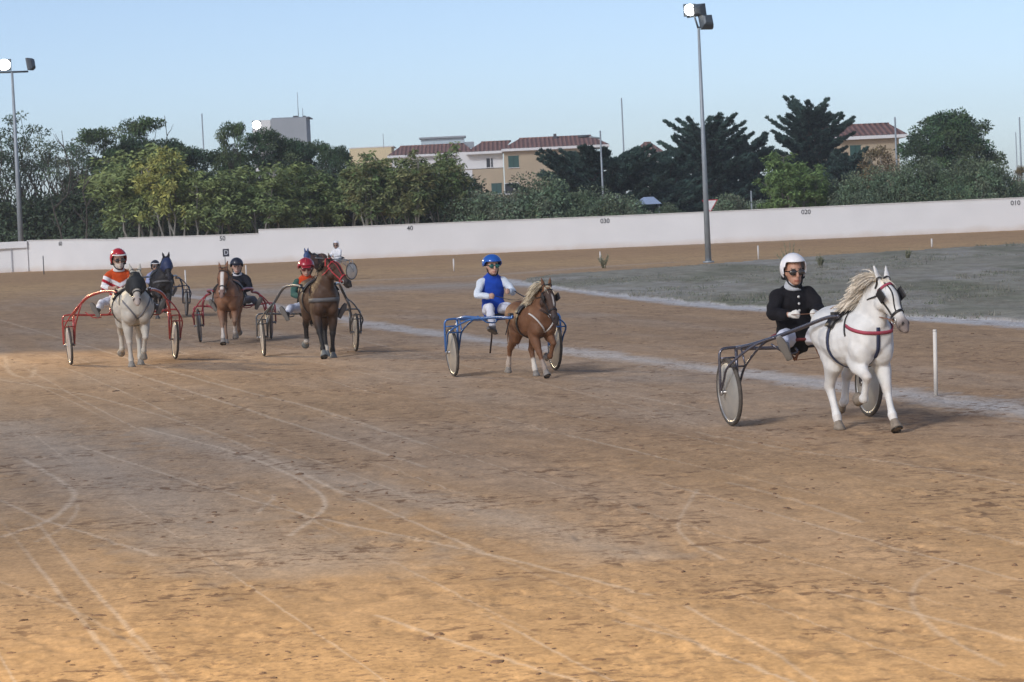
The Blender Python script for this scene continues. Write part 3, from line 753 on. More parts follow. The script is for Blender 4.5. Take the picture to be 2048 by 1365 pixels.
    # hair
    def hair(nm, roots, dirs, lens, col, wd=.012, drop=1.0, wav=.25, side=None, per=6):
        Vv, Ff = [], []; Cc = []; k = 0
        for r0, d0, L in zip(roots, dirs, lens):
            p = r0.copy(); d = d0.normalized(); pts = [p.copy()]; 
            for j in range(per):
                d = (d + Vector((rc.gauss(0,wav),rc.gauss(0,wav),rc.gauss(0,wav)))*.35 + Vector((0,0,-1))*(.38*drop) + (side*.15 if side else Vector())).normalized()
                p = p + d*(L/per); pts.append(p.copy())
            sdv = Vector((rc.gauss(0,1),rc.gauss(0,1),rc.gauss(0,.5))); c = np.array(col)*rc.uniform(.78,1.15)
            for j, q in enumerate(pts):
                tv = (pts[min(per,j+1)]-pts[max(0,j-1)]); sv = tv.cross(sdv); sv = sv.normalized() if sv.length > 1e-6 else Vector((1,0,0))
                w_ = wd*W*(1-.75*j/per)*rc.uniform(.8,1.2); Vv += [q-sv*w_, q+sv*w_]; Cc += [c, c]
            for j in range(per): Ff.append((k+2*j, k+2*j+1, k+2*j+3, k+2*j+2))
            k += 2*(per+1)
        return obj(nm, fastmesh(nm, np.array([tuple(v) for v in Vv]), np.array(Ff), np.array(Cc)), t, M('hair', (.1,.1,.1), .7, attr='col', var=.1, spec=.2))
    if mane:
        roots, dirs, lens = [], [], []; N = 1500 if not far else 300
        crest = [n1+(S_(-.075,0,.115)), n2+S_(-.065,0,.075), HP(-.06,0,.03)]; cp, _ = smoothpts([S_(.10,0,.985)]+crest, [1]*4, 10)
        cs = mane.get('side', -1); sideV = Vector((math.sin(yw)*0, 1, 0))*cs
        for i in range(N):
            q = cp[min(len(cp)-1, int(rc.random()**.8*(len(cp)-1)))]+Vector((rc.gauss(0,.012),rc.gauss(0,.012),-.012))*W
            roots.append(q)
            if mane_style == 'fly': dirs.append(Vector((-.36+rc.gauss(0,.24), cs*.42+rc.gauss(0,.2), .95+rc.gauss(0,.2)))); lens.append(W*rc.uniform(.13,.23))
            else: dirs.append(Vector((-.2+rc.gauss(0,.2), cs*.8+rc.gauss(0,.2), .45+rc.gauss(0,.2)))); lens.append(W*rc.uniform(.07,.15))
        hair('mane', roots, dirs, lens, mane['col'], .0062, mane.get('drop', 1.05 if mane_style == 'fly' else 1.5), .11, sideV)
        roots = [HP(-.035+rc.gauss(0,.01), rc.gauss(0,.022), .055) for i in range(40)]; 
        hair('forelock', roots, [f*.9+u*.35+s*rc.gauss(0,.3) for r_ in roots], [W*rc.uniform(.07,.15) for r_ in roots], mane['col'], .009, .25, .15)
    if tail:
        roots = [S_(-.515,0,.90)+Vector((rc.gauss(0,.012),rc.gauss(0,.03),rc.gauss(0,.02)))*W for i in range(160)]
        hair('tail', roots, [Vector((-.55+rc.gauss(0,.06), rc.gauss(0,.13), -.3)) for r_ in roots], [W*tail_len*rc.uniform(.34,.54) for r_ in roots], tail, .015, 2.2, .12, None, 8)
    # tack
    g = gear or {}; bl = M('black_leather', (.014,.014,.017), .45, var=.2); gc = g.get('mat', bl); br = g.get('bridle', bl)
    def ring(mbx, c, n, up, a0, a1, wd, off=.004, k=36, th=.006, rmax=9):
        P2, N2 = ringpts(bv, c, n, up, a0, a1, k, off, rmax)
        if len(P2) > 2: mbx.ribbon(P2, N2, wd, th)
        return P2
    if g.get('harness', True):
        m = MB(); ring(m, S_(.10,0,.77), Vector((1,0,-.06)), Vector((0,0,1)), 0, 2*PI, .045*W); m.build('girth', g.get('girth', bl), t)
        m = MB(); ring(m, S_(.10,0,.80), Vector((1,0,-.06)), Vector((0,0,1)), -1.35, 1.35, .115*W, .012, 24, .022); sp = m.build('saddle_pad', g.get('pad', bl), t)
        m = MB()
        for sy in (-1,1):
            h_ = bv.ray_cast(S_(.10,0,.985), Vector((0,sy,-.75)))[0]
            m.tube([S_(.10,-.05,1.012),S_(.10,.05,1.012)], [.006]*2, 6); m.tube([S_(.10,.04*sy,1.01), S_(.10,.05*sy,1.045), S_(.13,.05*sy,1.01)], [.006]*3, 6)
        m.build('terret', M('steel', (.5,.5,.5), .3, 1), sp)
        m = MB(); cc = S_(.34,0,g.get('collar_z', .74)); zt = g.get('collar_tilt', .16)
        if g.get('collar', gc): P2 = ring(m, cc, Vector((-zt,0,1)), Vector((1,0,zt)), -1.75, 1.75, g.get('collar_w',.04)*W, .006, 40, .008); g.get('collar', gc) and m.build('breast_collar', g.get('collar', gc), t)
        if g.get('neckstrap', True):
            m = MB(); ring(m, S_(.30,0,.85), Vector((.86,0,.5)), Vector((-.5,0,.86)), -1.9, 1.9, .018*W, .005, 24); m.build('neck_strap', gc, t)
        if g.get('martingale'):
            m = MB(); P3 = []; N3 = []
            for i in range(15):
                z = .85-.022*i*1.0; h_ = bv.ray_cast(S_(.9, 0, z), Vector((-1,0,0)))
                if h_[0]: P3.append(h_[0]+Vector((.006,0,0))); N3.append(Vector((1,0,0)))
            if len(P3) > 2: m.ribbon(P3, N3, .03*W, .005); m.build('martingale', g['martingale'], t)
        if g.get('vee'):
            m = MB()
            for sy in (-1,1):
                P3, N3 = [], []
                for i in range(12):
                    u_ = i/11; tgt = S_(.42,.0,.60).lerp(S_(.20,.16*sy,.86), u_); o_ = S_(.9,tgt.y/W*1.6,tgt.z/W); h_ = bv.ray_cast(o_, (tgt-o_).normalized())
                    if h_[0]: P3.append(h_[0]+Vector((.006,0.004*sy,0))); N3.append((o_-tgt).normalized())
                if len(P3) > 2: m.ribbon(P3, N3, .02*W, .006)
            m.build('chest_strap', g['vee'], t)
    # bridle
    m = MB()
    ring(m, HP(.265,0,-.02), f, u, 0, 2*PI, .020*W, .003, 28)
    ring(m, HP(.035,0,0), (f*.96+u*.1).normalized(), u, -1.6, 1.6, .016*W, .003, 20, .006, .11*WH)           # browband
    ring(m, HP(-.005,0,-.02), (f*.8+u*.45).normalized(), u, -1.5, 1.5, .018*W, .003, 20, .006, .11*WH)        # headpiece
    ring(m, HP(.055,0,-.03), (f*.9-u*.42).normalized(), -u, -2.2, 2.2, .012*W, .003, 24, .006, .135*WH)        # throat lash
    bits = []
    for sy in (-1,1):
        P3, N3 = [], []
        for i in range(12):
            u_ = i/11; a = .02+.285*u_; cz = .015-.058*u_; o_ = HP(a,.25*sy,cz); h_ = bv.ray_cast(o_, -s*sy)
            if h_[0]: P3.append(h_[0]+s*sy*.004); N3.append(s*sy)
        if len(P3) > 2: m.ribbon(P3, N3, .016*W, .005)
        bp = (P3[-1] if P3 else HP(.3,.05*sy,-.04)); bits.append(bp)
    if g.get('facestrap'):
        for sy in (-1,1):
            P3, N3 = [], []
            for i in range(10):
                u_ = i/9; o_ = HP(.0+.26*u_, (.028 if u_ < .5 else .028-.0*u_)*sy*(1-u_)+.035*sy*u_, .25); h_ = bv.ray_cast(o_, -u)
                if h_[0]: P3.append(h_[0]+u*.004); N3.append(u)
            if len(P3) > 2: m.ribbon(P3, N3, .012*W, .005)
    m.build('bridle', br, t)
    if g.get('browcol'):
        m = MB(); ring(m, HP(.040,0,0), (f*.96+u*.1).normalized(), u, -1.5, 1.5, .020*W, .007, 20); m.build('browband', g['browcol'], t)
    if g.get('blinkers'):
        for sy in (-1,1):
            c0 = HP(.10,.083*sy,.028); m = MB(); q = []
            for i in range(7):
                th = -PI/2*.9+i*PI*.9/6; row = []
                for j in range(5):
                    a = (j/4-.5)*.105; cu = -.022*math.cos(th)
                    row.append(c0+f*(a*W)+u*(math.sin(th)*.045*W)+s*(sy*(.012+.022*(math.sin(th)*.5+.5))*W))
                q.append(row)
            for i in range(6):
                for j in range(4): m.quad(q[i][j], q[i+1][j], q[i+1][j+1], q[i][j+1])
            bmesh_ = baked(m.mesh(), [('WELD', {}), ('SOLIDIFY', dict(thickness=.012*W, offset=0)), ('SUBSURF', dict(levels=1))]); obj('blinker', bmesh_, t, g['blinkers'])
    mr = M('steel', (.5,.5,.5), .3, 1)
    for b, sy in zip(bits, (-1,1)):
        m = MB(); rr_ = .026*W; m.tube([b+s*sy*.006+f*(rr_*math.cos(a))+u*(rr_*math.sin(a)) for a in [i*2*PI/12 for i in range(13)]], [.004*W]*13, 6); m.build('bit_ring', mr, t)
    if g.get('hood'):       # cloth mask over face, muzzle left bare
        m = MB(); rows = []; lim = g.get('hood_len', .29); hb = g.get('hood_bulge', .018)
        for i in range(13):
            a = -.015+lim*i/12; row = []
            for j in range(28):
                th = 2*PI*j/28; d = (u*math.cos(th)+s*math.sin(th)); c0 = HP(a, 0, -.015-.02*i/12); h_ = bv.ray_cast(c0, d)
                R_ = (h_[0]-c0).length if h_[0] else .1*W
                if i < 4 and math.cos(th) < -.3: R_ = min(R_, .10*W)
                R_ = min(R_, .125*WH); row.append(c0+d*(R_+(.018+hb*math.exp(-((a-.10)/.05)**2)*abs(math.sin(th)))*W))
            rows.append(row)
        b0 = 0
        for row in rows: m.v += row
        for i in range(12):
            for j in range(28): m.f.append((i*28+j, i*28+(j+1)%28, (i+1)*28+(j+1)%28, (i+1)*28+j))
        hm = baked(m.mesh(), [('SMOOTH', dict(factor=.5, iterations=3)), ('SOLIDIFY', dict(thickness=.006*W, offset=1)), ('SUBSURF', dict(levels=1))]); obj('face_hood', hm, t, g['hood'])
        m = MB()
        if g.get('ear_covers'):
            for sy in (-1,1):
                e0 = HP(-.035,.042*sy,.045); ed = (u*.45-f*.95+s*(.20*sy)).normalized()
                m.tube([e0-ed*.02*W, e0+ed*.035*W, e0+ed*.09*W, e0+ed*.145*W], [(.034*W,.026*W),(.037*W,.026*W),(.028*W,.018*W),(.007*W,.007*W)], 10, s, 2)
            m.build('ear_cover', g['hood'], t)
    # reins (from each bit ring over the back to the driver's hands)
    if rein_to:
        for b, sy in zip(bits, (-1,1)):
            hnd = Vector(rein_to[0 if sy < 0 else 1]); mid = S_(.10,.055*sy,1.045)
            if g.get('rein_side') : mid = S_(.16,.10*sy,1.0)
            nk = b.lerp(mid,.55)+Vector((0,.03*sy,-.02)); q, _ = smoothpts([b, nk, mid, mid.lerp(hnd,.5)+Vector((0,0,-.035)), hnd], [1]*5, 6)
            MB().ribbon(q, [Vector((0,0,1))]*len(q), .020, .005).build('rein', g.get('rein', bl), t)
    return t
tail_drop = {}

# ------------------------------------------------------------------ sulkies
def sulky(label, loc, rz, col, track=1.42, R_=.32, W=1.1, disc=(.45,.46,.47), arch=.76, shaft_z=.97, shaft_x=1.75, shaft_in=.25, style='low', group='racing sulkies on the track', metal=.2, rough=.35, seatcol=(.015,.015,.018), dirty=.5, seat_z=None, straps=None):
    t = thing('sulky', label, 'sulky', loc, rz, group)
    mf = M('frame_%.2f_%.2f_%.2f' % col, col, rough, metal, var=.12, scale=8, coat=.3)
    md = M('disc_%.2f' % disc[0], disc, .38, .25, var=.22, scale=5, c2=(disc[0]*.95, disc[1]*.88, disc[2]*.78))
    mty = M('tyre', (.07,.062,.055), .85, var=.35, scale=20); hy = track/2
    for sy in (-1,1):
        wh = thing('wheel', None, None, (0, hy*sy, R_)); wh.parent = t; wh.rotation_euler = (rad(-2.5)*sy, 0, 0); del_keys(wh)
        prof = [(R_-.022+.020*math.cos(a), .020*math.sin(a)) for a in [i*2*PI/12 for i in range(13)]]
        MB().lathe(prof, n=40).build('tyre', mty, wh)
        MB().lathe([(R_-.034,-.012),(R_-.05,-.012),(R_-.05,.012),(R_-.034,.012),(R_-.034,-.012)], n=40).build('rim', M('rim_metal', (.5,.5,.5), .35, .8, var=.2), wh)
        MB().lathe([(.0,-.036),(.06,-.034),(R_*.5,-.024),(R_-.06,-.013),(R_-.048,-.006),(R_-.048,.006),(R_-.06,.013),(R_*.5,.024),(.06,.034),(.0,.036)], n=40).build('disc', md, wh)
        m = MB(); m.tube([(0,-.075,0),(0,.075,0)], [.018,.018], 10).tube([(0,-.09,0),(0,-.075,0)], [.03,.03], 10).tube([(0,.075,0),(0,.09,0)], [.03,.03], 10); m.build('hub', M('hub_metal', (.35,.35,.36), .35, .7), wh)
    hi, ho = hy-.085, hy+.085; tr = .014
    for sy in (-1,1):
        m = MB()   # fork arch straddling the wheel
        m.tube([(0,ho*sy,R_),(0,ho*sy,arch-.10),(0,(ho-.01)*sy,arch-.03),(0,(ho-.05)*sy,arch),(0,hi*sy,arch+.005)], [tr]*5, 8, None, 3)
        m.tube([(.0,hi*sy,R_),(0,hi*sy,arch)], [tr*1.2]*2, 8)
        m.tube([(0,ho*sy,arch-.09),(0,hi*sy,arch-.09)], [tr*.7]*2, 6)
        m.build('fork', mf, t)
    m = MB()
    m.tube([(0,-hi,arch),(-.06,-hi*.6,arch-.02),(-.08,0,arch-.03),(-.06,hi*.6,arch-.02),(0,hi,arch)], [tr*1.25]*5, 8, None, 3); m.build('crossbar', mf, t)
    for sy in (-1,1):
        if style == 'goose':
            P_ = [(.0,hi*sy,arch),(.18,(hi-.02)*sy,arch+.06),(.42,(hi-.10)*sy,arch+.20),(.62,(hi-.20)*sy,shaft_z-.06),(.90,(shaft_in+.14)*sy,shaft_z),(1.25,(shaft_in+.04)*sy,shaft_z+.015),(shaft_x,shaft_in*sy,shaft_z)]
            rr_ = [.020,.021,.023,.024,.023,.020,.017]
        else:
            P_ = [(.0,hi*sy,arch),(.25,(hi-.05)*sy,arch+.03),(.60,(hi-.18)*sy,arch+.35*(shaft_z-arch)),(1.0,(shaft_in+.10)*sy,arch+.66*(shaft_z-arch)),(1.4,(shaft_in+.03)*sy,shaft_z-.02),(shaft_x,shaft_in*sy,shaft_z)]
            rr_ = [.019,.020,.020,.019,.018,.016]
        m = MB(); m.tube(P_, rr_, 10, None, 4, round_ends=True); sh = m.build('shaft', mf, t)
        # braces sweeping from shaft down outside and inside the wheel to the axle
        a = Vector(P_[2]); m = MB()
        for yo in (ho, hi): m.tube([a, Vector((.44,(yo*.45+a.y*sy*.55)*sy,a.z*.55+arch*.42)), Vector((.26,yo*sy,arch*.80)), Vector((.10,yo*sy,R_+.12)), Vector((.0,yo*sy,R_))], [tr*.85]*5, 8, None, 4)
        m.tube([(.24,ho*sy,arch*.78),(.24,hi*sy,arch*.78)], [tr*.6]*2, 6)
        m.tube([(.24,hi*sy,arch*.78),(.14,hi*sy,arch)], [tr*.6]*2, 6)
        m.build('brace', mf, t)
        # foot rest
        m = MB(); yy = (hi-.20)*sy; m.tube([(.62,(hi-.12)*sy,arch+.05),(.66,yy-.04*sy,arch-.04),(.66,yy-.16*sy,arch-.04),(.62,(hi-.36)*sy,arch+.0)], [.010]*4, 6, None, 2); m.build('foot_rest', mf, t)
        m = MB(); m.box(Vector(P_[-1])+Vector((-.10,-.01*sy,.0)), (.09,.05,.07)); m.tube([Vector(P_[-1])+Vector((-.10,-.02*sy,.03)), Vector(P_[-1])+Vector((-.13,.02*sy,-.10)), Vector(P_[-1])+Vector((-.18,.05*sy,-.24))], [.009,.009,.006], 6); m.build('tug', M('black_leather'), t, False)
    m = MB(); sz = seat_z or arch+.05; m.tube([(-.07,-.2,arch-.03),(-.07,.2,arch-.03)], [.012,.012], 6)
    m.tube([(-.07,-.17,arch-.03),(-.09,-.15,sz-.02)], [.010,.010], 6); m.tube([(-.07,.17,arch-.03),(-.09,.15,sz-.02)], [.010,.010], 6)
    m.tube([(.10,-.13,sz-.02),(-.07,-.2,arch-.03)], [.010,.010], 6); m.tube([(.10,.13,sz-.02),(-.07,.2,arch-.03)], [.010,.010], 6); m.build('seat_frame', mf, t)
    if straps == 'brown':
        m = MB()
        for a_, b_ in (((-.02,-.14),(.02,-.04)),((.02,.02),(.02,-.04)),((0,.16),(.04,.22))):
            p_, q_ = Vector((a_[0],a_[1],sz-.03)), Vector((b_[0],b_[1],sz-.20)); m.ribbon([p_, p_.lerp(q_,.5)+Vector((0,0,-.01)), q_], [Vector((1,0,0))]*3, .026, .005)
        m.tube([(.02,-.05,sz-.20),(.03,.2,sz-.19)], [.004,.004], 5); m.build('seat_strap', M('brown_strap', (.16,.06,.025), .6), t)
    if straps == 'long':
        m = MB(); m.ribbon([Vector((.1,-.17,sz-.10)), Vector((.08,-.18,sz-.30)), Vector((.04,-.20,sz-.50))], [Vector((1,0,0))]*3, .022, .005); m.build('hanging_strap', M('dark_brown_strap', (.035,.018,.014), .6), t)
    sb = MB(); sb.ell((-.06,0,sz), (.17,.19,.035)); sb.tube([(-.21,-.17,sz+.02),(-.25,0,sz+.07),(-.21,.17,sz+.02)], [(.02,.05)]*3, 8, None, 3)
    obj('seat', fuse(sb, .012, 3), t, M('seat_%.2f' % seatcol[0], seatcol, .5))
    return t
def del_keys(o):
    for k in ('label','category','group','kind'):
        if k in o: del o[k]

# ------------------------------------------------------------------ drivers
def driver(label, loc, rz, s=1.0, seat=.82, lean=.0, jacket=None, sleeves=None, trousers=(.62,.63,.68), boots=(.06,.06,.06), helmet=None, knee=(.40,.27,.10), foot=(.76,.42,-.06), hands=((.40,-.12,.27),(.42,.12,.27)), gloves=None, skin=(.42,.25,.18), head_yaw=0, head_pitch=.1, glasses='dark', collar=None, cut=(.06,.05,.06), detail=1.0, sleeve_end=1.0, bulk=1.0, group='sulky drivers on the track', mask=None, hk=1.13, slv=0):
    t = thing('person', label, 'person', loc, rz, group)
    O = Vector((-.05,0,seat)); X = lambda x, y, z: O+Vector((x*s, y*s, z*s))
    pel = X(0,0,.06); wst = X(-.03+lean*.2,0,.22); chs = X(-.02+lean*.55,0,.40); shd = X(.0+lean*.9,0,.52); nk = X(.03+lean*1.05,0,.60); hd0 = X(.055+lean*1.15,0,.585+.112*hk)
    A = {}
    for sy, i in ((-1,0),(1,1)):
        sh = X(lean*.85,.175*sy,.50); hn = X(*hands[i]); mid = (sh+hn)/2; v = hn-sh; L = v.length; tot = .54*s
        dn = Vector((-.25,.80*sy,-.7)); dn = (dn-v*(dn.dot(v)/v.length_squared)).normalized(); b = math.sqrt(max(.0004, (tot/2)**2-(L/2)**2)); el = mid+dn*b; A[sy] = (sh, el, hn)
    Lg = {sy: (X(.03,.09*sy,.05), X(knee[0],knee[1]*sy,knee[2]), X(foot[0],foot[1]*sy,foot[2])) for sy in (-1,1)}
    def torso(m, g):
        m.tube([pel-Vector((0,0,.07*s)), pel+Vector((0,0,.03*s)), wst, chs, shd, nk-Vector((0,0,.02))], [((.15+g)*s,(.105+g)*s),((.165+g)*s*bulk,(.125+g)*s*bulk),((.145+g)*s*bulk,(.11+g)*s*bulk),((.17+g)*s*bulk,(.12+g)*s*bulk),((.155+g)*s,(.095+g)*s),((.07+g)*s,(.065+g)*s)], 18, (0,1,0), 3, round_ends=True)
    def arm(m, sy, g, end=1.0, cuff=0):
        sh, el, hn = A[sy]; wr = el.lerp(hn, .90*end)
        m.tube([sh+Vector((0,-.03*sy,-.01)), sh.lerp(el,.25), el.lerp(sh,.12), el, el.lerp(wr,.3), wr], [(.058+g)*s,(.054+g)*s,(.043+g)*s,(.040+g)*s,(.038+g)*s,(.027+g+cuff)*s], 12, None, 2, round_ends=True)
    def leg(m, sy, g, end=1.0):
        h_, k_, f_ = Lg[sy]; an = k_.lerp(f_, .92*end)
        m.tube([h_, h_.lerp(k_,.4), k_.lerp(h_,.12), k_, k_.lerp(an,.35), an], [(.088+g)*s,(.078+g)*s,(.058+g)*s,(.055+g)*s,(.052+g)*s,(.036+g)*s], 12, None, 2, round_ends=True)
    # head frame
    hf = Vector((math.cos(head_yaw)*math.cos(head_pitch), math.sin(head_yaw)*math.cos(head_pitch), -math.sin(head_pitch))); hs = Vector((-math.sin(head_yaw), math.cos(head_yaw), 0)); hu = hf.cross(hs)
    R3 = Matrix((hf, hs, hu)).transposed(); sk = s*hk; H = lambda a, b, c: hd0+R3@Vector((a*sk, b*sk, c*sk))
    m = MB(); torso(m, 0); m.tube([nk-Vector((0,0,.04)), H(-.02,0,-.06)], [.055*sk,.052*sk], 12)
    m.ell(H(-.005,0,.02), (.098*sk,.078*sk,.115*sk), R3); m.ell(H(.03,0,-.055), (.062*sk,.056*sk,.062*sk), R3); m.ell(H(.068,0,-.085), (.026*sk,.028*sk,.020*sk), R3)
    m.tube([H(.088,0,.02), H(.108,0,-.018), H(.112,0,-.03)], [(.011*sk,.012*sk),(.015*sk,.014*sk),(.012*sk,.010*sk)], 8, None, 1, round_ends=True)
    m.ell(H(.090,0,-.058), (.012*sk,.024*sk,.006*sk), R3); m.ell(H(.086,0,-.068), (.012*sk,.020*sk,.007*sk), R3); m.ell(H(.078,0,.030), (.02*sk,.055*sk,.012*sk), R3)
    for sy in (-1,1): m.ell(H(-.005,.080*sy,.0), (.020*sk,.010*sk,.030*sk), R3)
    for sy in (-1,1):
        arm(m, sy, 0); leg(m, sy, 0)
        sh, el, hn = A[sy]; d = (hn-el).normalized(); sd_ = Vector((0,-sy,0)); sd_ = (sd_-d*sd_.dot(d)).normalized(); dn = Vector((0,0,-1)); dn = (dn-d*dn.dot(d)).normalized()
        wr = el.lerp(hn,.88); pc = hn+d*.012*s
        m.tube([wr, hn-d*.01*s, hn+d*.045*s], [(.026*s,.020*s),(.036*s,.018*s),(.040*s,.016*s)], 10, dn, 1, round_ends=True)
        for q in range(4):   # fingers closed round the rein
            k0 = hn+d*.045*s+dn*((q-1.5)*.020*s); Lf = (.030,.036,.033,.026)[q]*s
            k1 = k0+d*Lf*.55+sd_*Lf*.5; k2 = k1-d*Lf*.35+sd_*Lf*.75; k3 = k2-d*Lf*.8
            m.tube([k0, k1, k2, k3], [.0105*s,.0100*s,.0092*s,.0085*s], 8, None, 1, round_ends=True)
        m.tube([hn+d*.0-dn*.030*s, hn+d*.030*s-dn*.044*s+sd_*.018*s, hn+d*.046*s-dn*.030*s+sd_*.038*s], [.012*s,.0115*s,.010*s], 8, None, 1, round_ends=True)
    me = fuse(m, .0085*s/detail, 2); P_ = vco(me); c = np.tile(np.array(skin), (len(P_),1)); q = (P_-np.array(hd0))@np.array(R3)/sk
    lip = (np.abs(q[:,1]) < .026)&(np.abs(q[:,2]+.063) < .010)&(q[:,0] > .07); c[lip] = np.array(skin)*[.8,.55,.55]
    brow = (np.abs(q[:,2]-.043) < .006)&(q[:,0] > .06)&(np.abs(q[:,1]) > .012)&(np.abs(q[:,1]) < .05); c[brow] = (.05,.035,.025)
    if mask is not None: c[(q[:,2] < -.02)&(q[:,0] > -.02)&(q[:,2] > -.2)&(np.linalg.norm(q, axis=1) < .16)] = mask
    if gloves is not None:
        for sy in (-1,1):
            sh, el, hn = A[sy]; c[(np.linalg.norm(P_-np.array(hn), axis=1) < .10*s)&(((P_-np.array(hn))@np.array((hn-el).normalized())) > -.045*s)] = gloves
    setcol(me, c); obj('body', me, t, M('skin', (.1,.1,.1), .55, attr='col', var=.08, scale=14))
    for sy in (-1,1): MB().ell(H(.083,.031*sy,.018), (.011*sk,.014*sk,.010*sk), R3, 12, 8).build('eye', M('eye'), t)
    def cloth(nm, fn, m_, vox=.012, tex=.015, colf=None, par=None):
        q = MB(); fn(q); me = fuse(q, vox*s/detail**.5, 3); n = len(me.vertices); co = vco(me); d_ = np.array([noise.noise(Vector((float(a)*11, float(b)*11, float(c_)*16))) for a, b, c_ in co])
        no = np.empty(n*3, np.float32); me.vertices.foreach_get('normal', no) if hasattr(me.vertices[0], 'normal') else None
        co = co+no.reshape(-1,3)*(d_*tex*s)[:,None]; me.vertices.foreach_set('co', co.astype(np.float32).ravel()); me.update()
        if colf is not None: setcol(me, colf(co))
        return obj(nm, me, par or t, m_)
    fab = lambda c: M('cloth_%.3f_%.3f_%.3f' % tuple(c), tuple(c), .88, var=.14, scale=7, bump=.35, bscale=26, spec=.2)
    fa = M('cloth_painted', (.1,.1,.1), .88, attr='col', var=.10, scale=7, bump=.35, bscale=26, spec=.2)
    jc = jacket; 
    if sleeves is None:
        cloth('jacket', lambda m: (torso(m, .018), arm(m, -1, .017+slv, sleeve_end, .006+slv*.6), arm(m, 1, .017+slv, sleeve_end, .006+slv*.6)), fa if callable(jc) else fab(jc), colf=(lambda co: jc(co, O, s)) if callable(jc) else None)
    else:
        cloth('shirt', lambda m: (arm(m, -1, .015, sleeve_end, .004), arm(m, 1, .015, sleeve_end, .004)), fa if callable(sleeves) else fab(sleeves), colf=(lambda co: sleeves(co, O, s)) if callable(sleeves) else None)
        cloth('vest', lambda m: torso(m, .022), fa if callable(jc) else fab(jc), colf=(lambda co: jc(co, O, s)) if callable(jc) else None)
    cloth('trousers', lambda m: (leg(m, -1, .012, .96), leg(m, 1, .012, .96), m.ell(pel, (.13*s,.165*s,.11*s))), fab(trousers))
    for sy in (-1,1):
        h_, k_, f_ = Lg[sy]; d = (f_-k_).normalized(); toe = Vector((.30,.55*sy,.85)); toe = (toe-d*toe.dot(d)).normalized(); sid = d.cross(toe); b = MB()
        b.tube([k_.lerp(f_,.66), f_-d*.03*s, f_+d*.02*s], [.052*s,.047*s,.045*s], 12, None, 1, round_ends=True)
        b.tube([f_-toe*.055*s+d*.02*s, f_+toe*.05*s+d*.02*s, f_+toe*.12*s+d*.025*s, f_+toe*.165*s+d*.03*s], [(.036*s,.045*s),(.040*s,.042*s),(.044*s,.034*s),(.032*s,.022*s)], 12, sid, 1, round_ends=True)
        bo = obj('boot', fuse(b, .010*s, 3), t, M('boot_%.3f' % boots[0], boots, .6, var=.15))
        b = MB(); q = []
        pts = [f_+toe*x*s+d*(.052+.004)*s for x in (-.085,.0,.08,.175)]; b.tube(pts, [(.036*s,.010*s),(.038*s,.010*s),(.047*s,.010*s),(.026*s,.010*s)], 12, sid, 2, round_ends=True); b.build('sole', M('sole', (.16,.15,.14), .8), bo)
    # helmet
    hm = helmet; q = MB(); nu, nv = 36, 22; a_, b_, c_ = hm.get('size', (.135,.118,.135)); hc = hm.get('up', .035); keep = []
    for i in range(nv+1):
        ph = PI*i/nv*.86
        for j in range(nu): 
            th = 2*PI*j/nu; q.v.append(H(a_*math.sin(ph)*math.cos(th)-.012, b_*math.sin(ph)*math.sin(th), c_*math.cos(ph)+hc))
    style = hm.get('style','full')
    for i in range(nv):
        for j in range(nu):
            ph = PI*(i+.5)/nv*.86; th = 2*PI*(j+.5)/nu; th = th if th <= PI else th-2*PI; fr = abs(th)
            low = {'full': 1.12 if fr < .95 else (1.12+(fr-.95)*2.2 if fr < 1.35 else 2.25), 'jockey': 1.30 if fr < .9 else (1.30+(fr-.9)*.9 if fr < 1.6 else 1.93)}[style]
            if ph < low: q.f.append((i*nu+j, (i+1)*nu+j, (i+1)*nu+(j+1)%nu, i*nu+(j+1)%nu))
    hmesh = baked(q.mesh(), [('WELD', {}), ('SMOOTH', dict(factor=.5, iterations=2)), ('SOLIDIFY', dict(thickness=.014*s, offset=-1)), ('SUBSURF', dict(levels=1))])
    hp = M('helmet_%.2f_%.2f' % (hm['col'][0], hm['col'][2]), hm['col'], hm.get('rough', .28), var=.05, coat=.35)
    ho = obj('helmet', hmesh, t, hp)
    q = MB(); qp = [H(a_*1.02*math.sin(1.18)*math.cos(th)-.012, b_*1.02*math.sin(1.18)*math.sin(th), c_*math.cos(1.18)+hc-.002) for th in [-1+2*i/14 for i in range(15)]]
    if hm.get('band'): q.ribbon(qp, [(p-hd0).normalized() for p in qp], .022*s, .006); q.build('trim_band', M('band', hm['band'], .5), ho)
    elif hm.get('peak'):
        q = MB(); q.tube([H(.09,0,.060), H(.150,0,.048)], [(.085*sk,.010*sk),(.060*sk,.006*sk)], 14, hs, 1, round_ends=True); q.build('peak', hp, ho)
    if style == 'full':
        for sy in (-1,1): MB().tube([H(-.02,.085*sy,-.05),H(-.02,.075*sy,.03)], [(.03*sk,.012*sk)]*2, 8, None, 1, round_ends=True).build('lining', M('lining', (.012,.012,.014), .9), ho)
    if hm.get('ridge'): 
        q = MB(); q.tube([H(a_*1.02*math.sin(p_)-.012,0,c_*1.02*math.cos(p_)+hc) for p_ in [-1.1+i*.2 for i in range(11)]], [(.006*sk,.006*sk)]*11, 6); q.build('ridge', hp, ho)
    q = MB(); q.tube([H(.0,-.085,.0),H(.02,-.070,-.07),H(.055,-.04,-.108),H(.062,0,-.116),H(.055,.04,-.108),H(.02,.070,-.07),H(.0,.085,.0)], [(.008*sk,.004*sk)]*7, 6, None, 3); q.build('chin_strap', M('strap_black', (.01,.01,.012), .7), ho)
